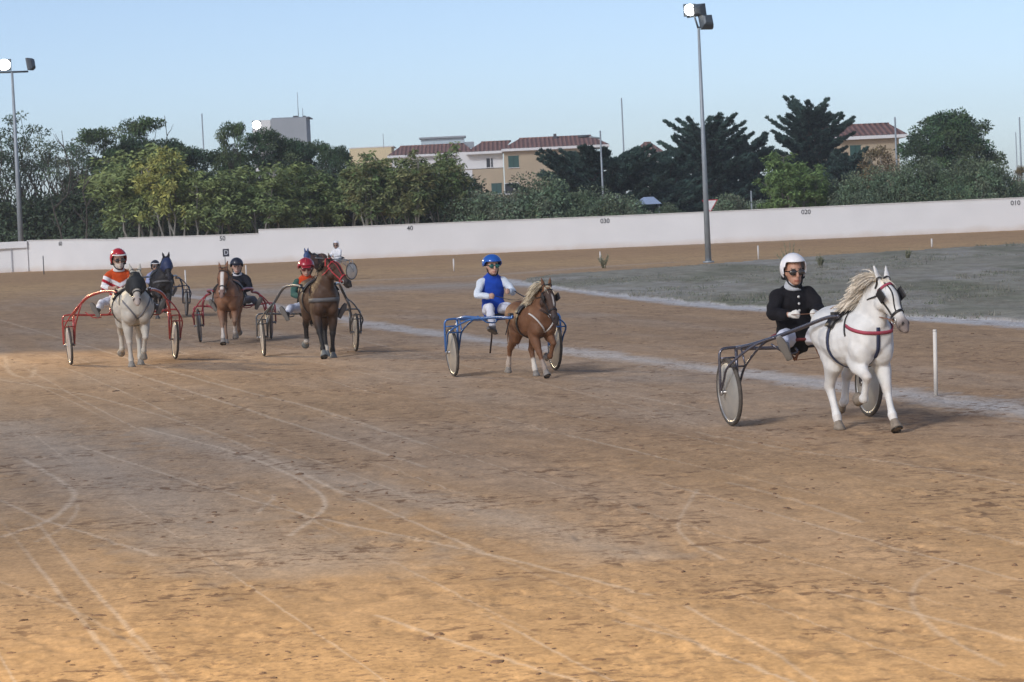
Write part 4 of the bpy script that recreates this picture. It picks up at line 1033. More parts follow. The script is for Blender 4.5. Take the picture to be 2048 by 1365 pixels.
    if glasses:
        gm = {'dark': M('dark_lens', (.03,.025,.022), .12, coat=1), 'green': M('green_lens', (.02,.12,.10), .1, .3, coat=1), 'red': M('red_lens', (.16,.02,.03), .15, .2, coat=1)}[glasses]
        g_ = thing('glasses', None, None); g_.parent = t; del_keys(g_)
        for sy in (-1,1):
            q = MB(); q.ell(H(.088,.036*sy,.013), (.018*sk,.040*sk,.029*sk), R3, 14, 8); q.build('lens', gm, g_)
            MB().tube([H(.088,.062*sy,.024),H(.0,.088*sy,.02)], [.004*sk]*2, 6).build('arm', M('strap_black'), g_)
        MB().tube([H(.100,-.012,.024),H(.100,.012,.024)], [.004*sk]*2, 6).build('bridge', M('strap_black'), g_)
    if collar:
        q = MB(); q.tube([nk+Vector((-.012,0,-.045*s)), nk+Vector((.0,0,.0)), nk+Vector((.015,0,.035*s))], [(.105*s,.098*s),(.088*s,.082*s),(.078*s,.074*s)], 18, (0,1,0), 2); cl = q.build('collar', fab(collar), t)
    if cut.__class__ is dict and cut.get('buttons'):
        for z in (.33,.40,.47):
            MB().ell(X(.14*bulk+lean*.8*(z/.5)-.005,0,z), (.006,.013,.013), None, 10, 6).build('button', M('button', (.7,.7,.68), .3, .3), t)
    return t

# ------------------------------------------------------------------ coats
def cmix(a, b, m): return a*(1-m[:,None])+b*m[:,None]
def base_coat(body, legc=None, muzzle=None, socks={}, sockz=.5, blaze=None, face=None, noise_amt=.08, kneec=None, dapple=0, belly=None):
    def f(P, kd, tt, h):
        n = len(P); c = np.tile(np.array(body, float), (n,1)); A = np.array
        sm = lambda x, a, b: np.clip((x-a)/(b-a), 0, 1)
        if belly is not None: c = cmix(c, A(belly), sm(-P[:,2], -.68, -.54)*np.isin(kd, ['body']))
        isleg = {k: np.array([str(x).endswith(k) for x in kd]) for k in ('LF','RF','LH','RH')}
        up = np.char.startswith(kd.astype(str), 'up'); mid = np.char.startswith(kd.astype(str), 'mid'); low = np.char.startswith(kd.astype(str), 'low')
        if legc is not None: c = cmix(c, A(legc), np.where(up, sm(tt,.35,.95), 0)+np.where(mid|low, 1, 0))
        if kneec is not None: c = cmix(c, A(kneec), (np.where(up, sm(tt,.75,1), 0)+np.where(mid, sm(-tt,-.25,0), 0)+np.where(low,.6,0))*.6)
        for k in socks: c = cmix(c, A(socks[k]), isleg[k]*(np.where(mid, sm(tt,sockz,sockz+.12), 0)+np.where(low,1,0)))
        hd = (kd == 'head'); 
        if face is not None: c = cmix(c, A(face), hd*1.0)
        if muzzle is not None: c = cmix(c, A(muzzle), hd*sm(h[:,0], .27, .36))
        if blaze is not None:
            w_ = blaze[1]; c = cmix(c, A(blaze[0]), hd*(h[:,2] > 0)*sm(-np.abs(h[:,1]), -w_, -w_*.6)*sm(h[:,0], blaze[2], blaze[2]+.03)*sm(-h[:,0], -blaze[3], -blaze[3]+.03))
        nos = np.minimum(np.hypot(h[:,0]-.378, np.abs(h[:,1])-.034), 9); c = cmix(c, A([.012,.01,.01]), hd*sm(-nos, -.016, -.009)*(h[:,2] > -.04))
        mth = hd*(np.abs(h[:,2]+.052+.05*(h[:,0]-.36)) < .0045)*(h[:,0] > .31); c = cmix(c, A([.02,.015,.015]), mth*.8)
        eye = np.hypot(h[:,0]-.105, (h[:,2]-.012)*1.2); c = cmix(c, c*.35, hd*(np.abs(h[:,1]) > .05)*sm(-eye, -.034, -.016))
        if dapple: 
            v = np.array([noise.noise(Vector((float(a)*13,float(b)*13,float(z)*13))) for a, b, z in P]); c = c*(1+dapple*v)[:,None]
        return c
    return f

# ------------------------------------------------------------------ the rigs
M('eye', (.008,.006,.005), .08, coat=1)
def rig(xm, ym, phi, px=None):
    p = G(xm, ym); return Vector((p.x, p.y, 0)), -PI/2+phi
def at(loc, rz, x, y=0): return (loc.x+math.cos(rz)*x-math.sin(rz)*y, loc.y+math.sin(rz)*x+math.cos(rz)*y, 0)
def rein_local(hands, seat, s, hx):
    return [Vector((-.05+h[0]*s-hx, h[1]*s, seat+h[2]*s)) for h in hands]
bl = M('black_leather', (.014,.014,.017), .45, var=.2)
navy = M('navy_web', (.02,.03,.075), .7, var=.15)
pinkred = M('pink_red_web', (.32,.05,.09), .7, var=.15)
tanrein = M('tan_leather', (.22,.10,.06), .6, var=.2)
whiteweb = M('white_web', (.55,.53,.5), .6, var=.1)
redweb = M('red_web', (.42,.03,.04), .55, var=.15)
greyweb = M('grey_web', (.10,.10,.105), .7, var=.2)

# 1: white pony, driver in black with white helmet
L, rz = rig(1602, 843, PHI+rad(1)); HX = 1.34; hands = ((.36,-.16,.30),(.42,.06,.30))
sulky('dark chrome sulky with grey disc wheels behind the near white pony', L, rz, (.10,.10,.13), track=1.42, R_=.325, disc=(.36,.37,.375), arch=.735, shaft_z=1.05, shaft_x=1.62, shaft_in=.235, seatcol=(.17,.03,.035), metal=.6, rough=.25, straps='brown')
driver('man in black jacket, silver collar and big white helmet driving the near white pony', L, rz, s=.93, seat=.75, lean=-.03, slv=.012, jacket=(.010,.010,.014), trousers=(.60,.63,.74), boots=(.24,.24,.25), knee=(.42,.30,.09), foot=(.80,.42,-.03), hands=hands, gloves=(.62,.62,.6), skin=(.40,.22,.155), head_yaw=-.02, head_pitch=.06, helmet=dict(col=(.74,.75,.79), size=(.140,.122,.142), up=.042, rough=.4), collar=(.42,.45,.50), sleeve_end=.62, bulk=1.13, cut=dict(buttons=True))
pony('pony', 'near white pony with cream mane, red breast strap and black blinkers, leading at right', 1.11, at(L,rz,HX,.01), rz+rad(1), (.52,.05,1.165), rad(50), rad(20), dict(LF=('reach',.02),RF='fold',LH='lift',RH='under'),
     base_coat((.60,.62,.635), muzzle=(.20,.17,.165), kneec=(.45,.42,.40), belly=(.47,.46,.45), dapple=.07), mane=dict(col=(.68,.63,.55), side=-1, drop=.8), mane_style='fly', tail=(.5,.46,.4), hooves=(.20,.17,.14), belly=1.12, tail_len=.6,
     hk=1.0, gear=dict(collar=pinkred, collar_z=.86, collar_w=.028, collar_tilt=-.30, martingale=navy, girth=navy, blinkers=bl, facestrap=True, browcol=pinkred, rein=tanrein), rein_to=rein_local(hands,.75,.93,HX))
# 2: small chestnut pony, child in blue
L, rz = rig(1010, 747.5, PHI); HX = 1.08; hands = ((.34,-.14,.27),(.40,.15,.33))
sulky('bright blue sulky with dusty white disc wheels behind the flaxen-maned pony', L, rz, (.035,.13,.36), track=1.40, R_=.325, disc=(.42,.40,.36), arch=.75, shaft_z=.80, shaft_x=1.36, shaft_in=.22, seat_z=.78, straps='long')
def bluevest(co, O, s): return np.tile(np.array([.012,.06,.38]), (len(co),1))
driver('child in blue vest, white sleeves and glossy blue helmet driving the small chestnut pony', Vector(at(L, rz, 0, -.10)), rz, s=.86, seat=.80, lean=-.02, jacket=bluevest, sleeves=(.62,.68,.75), trousers=(.60,.62,.70), boots=(.12,.12,.13), knee=(.34,.15,.10), foot=(.50,.15,-.22), hands=hands, skin=(.50,.30,.22), head_yaw=.08, head_pitch=.05, glasses='green', helmet=dict(col=(.015,.10,.42), style='jockey', size=(.150,.135,.125), up=.045, rough=.18), bulk=1.0)
pony('pony', 'small chestnut pony with blond mane, dark face and white narrow blaze in the middle', .96, at(L,rz,HX,.10), rz+rad(9), (.46,.03,1.14), rad(57), rad(8), dict(LF='fold',RF=('reach',.03),LH='under',RH='push'),
     base_coat((.155,.072,.036), muzzle=(.045,.035,.035), face=(.06,.035,.026), socks={'LH':(.6,.56,.5),'RH':(.45,.38,.32),'RF':(.30,.24,.2)}, sockz=.45, blaze=((.5,.47,.44),.012,.08,.24), belly=(.20,.12,.07)), mane=dict(col=(.60,.52,.38), side=-1), mane_style='fly', tail=(.17,.09,.05), hooves=(.22,.2,.18),
     belly=1.08, hk=1.12, gear=dict(vee=whiteweb, collar=None, blinkers=bl, neckstrap=False, rein=bl), rein_to=rein_local(hands,.80,.86,HX))
# 3: white pony with black hood, driver in red and white
L, rz = rig(247, 725, PHI+rad(1)); HX = 1.30; hands = ((.38,-.14,.26),(.38,.14,.26))
sulky('red sulky with white disc wheels behind the hooded white pony', L, rz, (.36,.045,.04), track=1.70, R_=.325, disc=(.55,.54,.53), arch=.80, shaft_z=1.16, shaft_x=1.55, shaft_in=.27, style='goose', seat_z=.90)
def stripes(co, O, s):
    z = (co[:,2]-O[2])/s-np.abs(co[:,1]-O[1])*.55/s; c = np.tile(np.array([.52,.07,.015]), (len(co),1)); w_ = np.array([.70,.70,.72]); r_ = np.array([.40,.015,.03])
    z2 = z+.02
    c[(z2 < .36)&(z2 > .29)] = w_; c[(z2 <= .29)&(z2 > .235)] = r_; c[(z2 <= .235)&(z2 > .12)] = w_; c[(z2 <= .12)&(z2 > .07)] = r_; c[z2 <= .07] = w_; return c
driver('person in red and white striped jersey and red helmet driving the hooded pony', L, rz, s=.94, seat=.95, hk=1.2, lean=.03, jacket=stripes, trousers=(.64,.66,.74), boots=(.05,.05,.05), knee=(.42,.36,.02), foot=(.92,.52,-.10), hands=hands, skin=(.38,.23,.17), head_yaw=.1, head_pitch=.12, glasses='dark', mask=(.55,.48,.42), helmet=dict(col=(.42,.015,.025), band=(.75,.75,.75), size=(.140,.122,.140), up=.04), collar=(.6,.6,.6), sleeve_end=.45)
pony('pony', 'pale grey pony wearing a black cloth face hood at the left', 1.22, at(L,rz,HX), rz, (.45,.0,1.13), rad(42), rad(-7), dict(LF='half',RF='stand',LH='under',RH='lift'),
     base_coat((.46,.435,.38), muzzle=(.40,.34,.30), kneec=(.50,.46,.40), belly=(.42,.37,.31), dapple=.05), mane=dict(col=(.5,.46,.40), side=1), tail=(.45,.42,.36), hooves=(.25,.23,.20),
     belly=1.14, hk=1.08, gear=dict(vee=M('grey_cord', (.16,.16,.17), .6), collar=None, hood_bulge=.03, hood=M('black_mesh_cloth', (.013,.016,.019), .75, var=.3, scale=12, bump=.3, bscale=60), hood_len=.26), rein_to=rein_local(hands,.95,.94,HX))
# 6: bay pony with red bridle, driver with red helmet
L, rz = rig(620.5, 708.5, PHI-rad(4)); HX = 1.30; hands = ((.36,-.12,.24),(.36,.12,.24))
sulky('dark grey sulky with high curved shafts and white discs behind the bay pony', L, rz, (.11,.115,.125), track=1.50, R_=.31, disc=(.56,.55,.54), arch=.68, shaft_z=1.12, shaft_x=1.55, shaft_in=.27, style='goose', metal=.5)
def orangev(co, O, s):
    c = np.tile(np.array([.50,.055,.012]), (len(co),1)); z = (co[:,2]-O[2])/s; c[z < .36] = (.02,.03,.035); return c
driver('person in orange-red top with dark green sleeves and red helmet behind the bay pony', L, rz, s=.93, seat=.70, lean=-.02, jacket=orangev, sleeves=(.04,.10,.085), trousers=(.60,.64,.76), boots=(.035,.04,.045), knee=(.42,.34,.06), foot=(.80,.46,-.04), hands=hands, skin=(.45,.27,.20), head_yaw=-.05, head_pitch=.18, glasses='red', helmet=dict(col=(.34,.012,.028), style='jockey', size=(.145,.130,.130), up=.042, peak=True, ridge=True))
pony('pony', 'dark bay pony with red bridle and head turned aside, black legs', 1.22, at(L,rz,HX,.03), rz+rad(5), (.50,.05,1.17), rad(35), rad(40), dict(LF='stand',RF='reach',LH='under',RH='lift'),
     base_coat((.066,.036,.022), legc=(.018,.016,.016), muzzle=(.028,.024,.024), face=(.060,.030,.019), socks={'LH':(.55,.50,.42),'RH':(.45,.42,.38)}, sockz=.86, belly=(.09,.048,.028)), mane=dict(col=(.02,.014,.012), side=-1), tail=(.012,.010,.010), hooves=(.14,.15,.15),
     hk=1.0, gear=dict(collar=greyweb, collar_w=.05, collar_tilt=.02, bridle=redweb, rein=tanrein, facestrap=True), rein_to=rein_local(hands,.70,.93,HX))
# 5: chestnut with white blaze, driver in black
L, rz = rig(472, 682, PHI-rad(13)); HX = 1.20; hands = ((.36,-.12,.24),(.36,.12,.24))
sulky('dark red sulky with brown discs behind the blazed chestnut pony', L, rz, (.28,.03,.04), track=1.32, R_=.31, disc=(.14,.085,.085), arch=.66, shaft_z=.96, shaft_x=1.45, shaft_in=.26, style='goose')
driver('person in black with black riding helmet driving the blazed chestnut pony', Vector(at(L, rz, 0, .08)), rz, s=.91, seat=.70, lean=0, jacket=(.012,.014,.022), trousers=(.10,.11,.14), boots=(.05,.05,.055), knee=(.42,.32,.06), foot=(.80,.42,-.04), hands=hands, skin=(.44,.28,.22), head_yaw=.05, glasses=None, collar=(.55,.56,.6), helmet=dict(col=(.012,.014,.028), style='jockey', size=(.140,.122,.130), up=.04, peak=True, rough=.5), detail=.85)
pony('pony', 'chestnut pony with a wide white blaze between two sulkies', 1.14, at(L,rz,HX), rz, (.44,-.035,1.12), rad(50), rad(-6), dict(LF='half',RF='reach',LH='lift',RH='under'),
     base_coat((.215,.105,.058), legc=(.22,.135,.09), muzzle=(.20,.13,.11), socks={'LF':(.48,.43,.38),'RF':(.5,.45,.4)}, sockz=.35, blaze=((.66,.62,.58),.030,.03,.33), belly=(.26,.15,.09)), mane=dict(col=(.30,.18,.11), side=1), tail=(.2,.11,.07), hooves=(.22,.19,.17),
     gear=dict(collar=tanrein, collar_w=.014, rein=bl), rein_to=rein_local(hands,.70,.91,HX))
# 4: dark pony behind the hooded one
L, rz = rig(316, 635, PHI-rad(2)); HX = 1.25; hands = ((.36,-.12,.24),(.36,.12,.24))
sulky('dark blue sulky behind the black pony, half hidden by the red one', L, rz, (.03,.045,.085), track=1.40, R_=.31, disc=(.40,.39,.38), arch=.72, shaft_z=.98, shaft_x=1.5, shaft_in=.26, style='goose', metal=.4)
driver('person in pale blue top and black-and-silver helmet behind the black pony', L, rz, s=.83, seat=.62, lean=-.02, jacket=(.30,.33,.50), trousers=(.45,.47,.52), boots=(.3,.3,.3), knee=(.42,.30,.06), foot=(.78,.40,-.04), hands=hands, skin=(.30,.18,.13), glasses='dark', helmet=dict(col=(.02,.022,.03), band=(.45,.48,.52), size=(.140,.122,.135), up=.04), detail=.75)
pony('pony', 'black pony with bright blue face hood, tossing its head behind the pale one', 1.16, at(L,rz,HX), rz, (.50,.07,1.18), rad(54), rad(6), dict(LF='reach',RF='fold',LH='lift',RH='under'),
     base_coat((.020,.018,.020), muzzle=(.02,.02,.03)), mane=dict(col=(.012,.012,.016), side=1), tail=(.012,.012,.014), hooves=(.06,.06,.06),
     gear=dict(hood=M('blue_hood', (.015,.028,.09), .6, var=.2), hood_len=.24, collar=greyweb, rein=bl), far=True, rein_to=rein_local(hands,.62,.83,HX))
# 7: far pony turning, driver in white
q = G(704, 560); ph7 = -rad(38); rz = -PI/2+ph7; L = Vector((q.x, q.y, 0))-Vector((-math.sin(rz), math.cos(rz), 0))*.68; HX = 1.12; hands = ((.36,-.12,.24),(.36,.12,.24))
sulky('far silver-grey sulky turning into the straight behind the bay pony', L, rz, (.25,.26,.27), track=1.36, R_=.31, disc=(.60,.60,.60), arch=.70, shaft_z=.86, shaft_x=1.35, shaft_in=.24)
driver('far driver dressed all in white with white helmet', L, rz, s=.84, seat=.65, lean=0, jacket=(.72,.73,.76), trousers=(.68,.69,.72), boots=(.3,.3,.3), knee=(.42,.28,.06), foot=(.72,.36,-.04), hands=hands, skin=(.36,.22,.17), head_yaw=.5, glasses='dark', helmet=dict(col=(.74,.75,.79), size=(.135,.118,.135), up=.04, rough=.4), detail=.7)
pony('pony', 'far brown pony with blue hood and blue ears behind the red-helmeted driver', .98, at(L,rz,HX), rz, (.46,.0,1.04), rad(62), rad(20), dict(LF='reach',RF='fold',LH='lift',RH='under'),
     base_coat((.10,.055,.045), legc=(.03,.025,.025), muzzle=(.05,.04,.04)), mane=dict(col=(.03,.025,.025), side=1), tail=(.03,.025,.025), hooves=(.08,.08,.08),
     gear=dict(hood=M('mid_blue_hood', (.035,.075,.20), .6, var=.2), hood_len=.24, ear_covers=True, collar=greyweb, rein=bl), far=True, rein_to=rein_local(hands,.65,.84,HX))

# ------------------------------------------------------------------ buildings
MT = M('tan_render', (.40,.33,.235), .9, var=.07, scale=.5, bump=.2)
MWR = M('white_render', (.66,.67,.68), .9, var=.05, scale=.5)
MSH = M('green_shutter', (.022,.075,.065), .6, var=.1)
MDK = M('dark_opening', (.015,.018,.022), .3)
MGB = M('grey_block', (.30,.33,.36), .9, var=.07, scale=.4)
def tiles():
    m = mat('roof_tiles', (.215,.115,.095), .85, var=.25, scale=1.5); n = m.node_tree; b = n.nodes['Principled BSDF']
    tc = n.nodes.new('ShaderNodeTexCoord'); wv = n.nodes.new('ShaderNodeTexWave'); wv.wave_type = 'BANDS'; wv.bands_direction = 'X'; wv.inputs['Scale'].default_value = .62; wv.inputs['Distortion'].default_value = .4
    n.links.new(tc.outputs['Object'], wv.inputs['Vector'])
    src = b.inputs['Base Color'].links[0].from_socket; mr = n.nodes.new('ShaderNodeMapRange'); mr.inputs[3].default_value = .75; mr.inputs[4].default_value = 1.2; n.links.new(wv.outputs['Fac'], mr.inputs[0])
    vm = n.nodes.new('ShaderNodeVectorMath'); vm.operation = 'SCALE'; n.links.new(src, vm.inputs[0]); n.links.new(mr.outputs[0], vm.inputs['Scale']); n.links.new(vm.outputs[0], b.inputs['Base Color'])
    bp = n.nodes.new('ShaderNodeBump'); bp.inputs['Distance'].default_value = .1; n.links.new(wv.outputs['Fac'], bp.inputs['Height']); n.links.new(bp.outputs[0], b.inputs['Normal'])
    return m
MTL = tiles()
class Bld:
    def __init__(s, name, label, cat, x, dep, group=None):
        s.dep = dep; p = base(x, dep); s.o = thing(name, label, cat, (p.x, p.y, 0), 0, group); s.off = Vector((p.x, p.y, 0))
    def pt(s, x, y, dy=0):
        dep = s.dep+dy; return D(x, y, dep)-s.off
    def blk(s, nm, x0, x1, yt, yb, m, dy=0, th=8, parent=None, bev=0):
        ym = (yt+(yb or 400))/2; a = s.pt(x0, ym, dy); b = s.pt(x1, ym, dy); zt = s.pt((x0+x1)/2, yt, dy).z; zb = s.pt((x0+x1)/2, yb, dy).z if yb else -.2
        return MB().box(((a.x+b.x)/2, a.y+th/2, (zt+zb)/2), (b.x-a.x, th, zt-zb)).build(nm, m, parent or s.o, False)
    def win(s, x0, x1, yt, yb, kind, dy=0):
        f = s.blk('window', x0, x1, yt, yb, MSH if kind == 'shut' else MDK, dy-.06, .1)
        a = s.blk('frame', x0-.8, x1+.8, yt-1.2, yt+.02, MWR if kind != 'shut' else MSH, dy-.10, .12, f)
        s.blk('sill', x0-1.2, x1+1.2, yb+.03, yb+1.2, MWR, dy-.16, .22, f)
        if kind == 'shut':
            s.blk('shutter_rail', (x0+x1)/2-.5, (x0+x1)/2+.5, yt+.1, yb-.1, M('shutter_dark', (.012,.04,.036), .6), dy-.09, .04, f)
        if kind == 'open': s.blk('casement', x0+(x1-x0)*.62, x0+(x1-x0)*.75, yt+.1, yb-.1, MWR, dy-.10, .06, f)
    def hip(s, x0, x1, ye, r0, r1, yr, depth=9, dy=0, over=.7, nm='roof', slab=MWR):
        e = s.pt((x0+x1)/2, ye, dy); a = s.pt(x0, ye, dy); b = s.pt(x1, ye, dy); ra = s.pt(r0, yr, dy+depth/2); rb = s.pt(r1, yr, dy+depth/2)
        z = e.z; zr = (ra.z+rb.z)/2; y0 = a.y-over; y1 = a.y+depth+over; yc = (y0+y1)/2
        m = MB(); m.v = [Vector(v) for v in ((a.x,y0,z),(b.x,y0,z),(b.x,y1,z),(a.x,y1,z),(ra.x,yc,zr),(rb.x,yc,zr))]
        m.f = [(0,1,5,4),(2,3,4,5),(1,2,5),(3,0,4),(3,2,1,0)]
        r = m.build(nm, MTL, s.o, False)
        MB().box(((a.x+b.x)/2, yc, z-.17), (b.x-a.x+.06, y1-y0+.06, .30)).build('eave', slab, r, False)
        MB().tube([(ra.x,yc,zr),(rb.x,yc,zr)], [.12,.12], 6).build('ridge_cap', MTL, r)
        return r
h = Bld('house', 'tan house with red hipped tile roof and green shutters above the trees', 'house', 1100, 330)
h.blk('wall', 1009, 1180, 293, None, MT, 0, 9)
h.blk('wall', 946, 1008, 338, None, MT, .3, 9)
h.blk('upper_block', 915, 1006, 303, 337.6, MWR, 1.2, 7)
h.blk('porch_wall', 1181, 1206, 310, None, MWR, 1.2, 7)
h.hip(1003, 1218, 293.5, 1038, 1182, 275, 10)
h.hip(932, 1004, 303, 962, 1022, 284, 9, 1)
h.blk('chimney', 1107, 1113, 268, 279, M('chimney_dark', (.08,.08,.09)), 4, .6)
h.win(1016.5, 1038, 313, 335.5, 'shut'); h.win(1101, 1123, 311, 334, 'shut'); h.win(1155, 1172, 310, 323, 'open', 0); h.win(973, 985, 317, 335, 'open', 1.2)
h.win(983, 1003, 368, 388, 'shut', .3); h.win(1010, 1037, 367.5, 387.5, 'open', 0)
h = Bld('house', 'long low house with dull red roof and pale box on top behind the trees', 'house', 860, 360)
h.blk('wall', 785, 945, 308, None, MWR, 0, 9); h.hip(775, 950, 308, 800, 928, 291, 10)
h.blk('roof_box', 842, 928, 277, 294, M('pale_glass_box', (.45,.55,.60), .5), 5, 4); h.blk('roof_slab', 838, 931, 273.5, 276.8, MGB, 4.6, 5)
h.blk('parapet', 929, 948, 284, 296, MGB, 5, 2)
h.blk('chimney', 766.2, 767.4, 268, 297, MGB, 5, .1)
h = Bld('apartment_block', 'pale yellow flat-topped building far behind the trees left of the houses', 'building', 735, 390)
h.blk('wall', 701, 785, 296, None, M('yellow_render', (.62,.52,.33), .9, var=.05), 0, 10); h.blk('parapet', 699, 787, 294, 295.9, MWR, -.2, 10.4)
h = Bld('water_tower', 'grey concrete tower block with aerials poking above the dark trees', 'building', 575, 400)
h.blk('wall', 545, 616, 237, None, MGB, 0, 8); h.blk('wall', 508, 544.5, 241, None, MWR, 1, 8); h.blk('parapet', 543, 618, 235, 236.9, M('grey_slab', (.22,.25,.29), .9), -.2, 8.4)
for a, b, c in ((597,185,236),(606,217,236)):
    p = h.pt(a, c, 3); q = h.pt(a-.0454*(c-b), b, 3); MB().tube([p, Vector((p.x,p.y,q.z))], [.06,.04], 6).build('aerial', MP, h.o)
h.blk('vent', 586, 595, 232, 235, MDK, 2, 1.5); h.blk('vent', 606, 611, 232, 235, MDK, 2, 1.2)
h = Bld('house', 'tan house with dull red hipped roof behind the tall cypress at right', 'house', 1730, 260)
h.blk('wall', 1625, 1800, 273, None, MT, 0, 9); h.hip(1600, 1813, 273, 1640, 1778, 251, 10); h.win(1700, 1722, 292, 318, 'shut')
h = Bld('house', 'small pale house with orange tile roof glimpsed between the cypresses', 'house', 1290, 330)
h.blk('wall', 1268, 1322, 305, None, MWR, 0, 8); h.hip(1262, 1328, 305, 1287, 1302, 286, 8)
t, H, dep = pole(527,None,262,300,.15,.08,'floodlight pole with lit lamp peeping over the dark trees by the grey tower')
lamp_head(t, (-.1,-.1,H+.6), (.9,.9,.5), 0, rad(-5), True)
def canopy():
    p = base(1296, 176); t = thing('canopy_tent', 'pale blue canopy tent under the cypresses behind the wall', 'tent', (p.x,p.y,0)); z = ztop(1296,409,176)
    for sx in (-1,1):
        for sy in (-1,1): MB().tube([(sx*.75,sy*.8,0),(sx*.75,sy*.8,z)], [.03,.03], 6).build('leg', MP, t)
    m = MB(); m.v = [Vector(v) for v in ((-.9,-1,z),(.9,-1,z),(.9,1,z),(-.9,1,z),(-.15,0,z+.45),(.45,0,z+.45))]; m.f = [(0,1,5,4),(2,3,4,5),(1,2,5),(3,0,4),(3,2,1,0)]
    m.build('canopy', M('tarp_blue', (.30,.38,.52), .6), t, False)
canopy()

# ------------------------------------------------------------------ trees
def leafmesh(name, P_, Dv, L, W, colv, rng, fold=0):
    n = len(P_); Dn = Dv/np.linalg.norm(Dv, axis=1, keepdims=True)
    rv = rng.normal(size=(n,3)); s = np.cross(Dn, rv); s /= np.linalg.norm(s, axis=1, keepdims=True)+1e-9
    L = L[:,None] if np.ndim(L) else L; W = W[:,None] if np.ndim(W) else W
    a = P_; b = P_+Dn*L*.45+s*W*.5; c = P_+Dn*L; d = P_+Dn*L*.45-s*W*.5
    V = np.stack([a,b,c,d], 1).reshape(-1,3); F_ = np.arange(4*n).reshape(-1,4)
    return fastmesh(name, V, F_, np.repeat(colv, 4, axis=0))
def limb(mb, p0, p1, r0, r1, rc, wob=.08, n=5):
    P_ = []; L = (p1-p0).length
    for i in range(n+1):
        u = i/n; P_.append(p0.lerp(p1, u)+Vector((rc.gauss(0,1),rc.gauss(0,1),rc.gauss(0,.5)))*(wob*L*math.sin(PI*u)*.5))
    mb.tube(P_, [r0+(r1-r0)*i/n for i in range(n+1)], 6); return P_
def ellpts(rng, n, c, r, shell=.45):
    v = rng.normal(size=(n,3)); v /= np.linalg.norm(v, axis=1, keepdims=True); q = v*(rng.random((n,1))**shell)
    return np.array(c)+q*np.array(r), v
MLF = M('leaf', (.1,.1,.1), .75, var=.25, scale=1.2, attr='col', spec=.25)
MCY = M('cypress_leaf', (.1,.1,.1), .85, var=.35, scale=.8, attr='col', spec=.15)
MBP = M('pale_bark', (.24,.23,.20), .9, var=.25, scale=2, bump=.4)
MBD = M('dark_bark', (.075,.065,.055), .9, var=.3, scale=2, bump=.4)
def jit(rng, base_c, n, v=.3): return np.array(base_c)*(1+v*rng.normal(size=(n,1)).clip(-1.5,2))*(1+.08*rng.normal(size=(n,3)))
def slender(seed, c1, c2, H=6.5, spread=1.7):
    rc = random.Random(seed); rng = np.random.default_rng(seed); mb = MB(); tips = []
    for k in range(rc.randint(4,6)):
        a = rc.uniform(0, 6.28); e = Vector((math.cos(a)*spread*rc.uniform(.3,1), math.sin(a)*spread*.7, H*rc.uniform(.72,.98)))
        s0 = Vector((math.cos(a)*.15, math.sin(a)*.15, -.1)); P_ = limb(mb, s0, e, .085, .02, rc, .04, 7)
        for j in range(18):
            u = rc.uniform(.46, 1.0); i = min(6, int(u*7)); b0 = P_[i].lerp(P_[i+1], u*7-i)
            a2 = rc.uniform(0, 6.28); l = rc.uniform(.5,1.35)*(1.25-u*.6); e2 = b0+Vector((math.cos(a2)*l, math.sin(a2)*l, l*rc.uniform(.05,.7)))
            mb.tube([b0, b0.lerp(e2,.5)+Vector((0,0,.05)), e2], [.018,.012,.006], 4)
            for q in range(rc.randint(2,4)): tips.append(e2+Vector((rc.gauss(0,.22),rc.gauss(0,.22),rc.gauss(0,.18))))
    T = np.array(tips); n = 26; Pq = np.repeat(T, n, 0)+rng.normal(size=(len(T)*n,3))*[.13,.13,.10]
    ang_ = rng.random(len(Pq))*6.28; Dv = np.stack([np.cos(ang_), np.sin(ang_), rng.uniform(-1.1,.25,len(Pq))], 1)
    tc = np.repeat(rng.random(len(T)), n)[:,None]; cc = np.array(c1)*(1-tc)+np.array(c2)*tc; cc = cc*np.array([2.5,2.4,2.0])*(1+.28*rng.normal(size=(len(Pq),1)).clip(-1.4,2))
    return mb.mesh('trunk'), leafmesh('crown', Pq, Dv, rng.uniform(.2,.46,len(Pq)), rng.uniform(.07,.13,len(Pq)), cc, rng), H
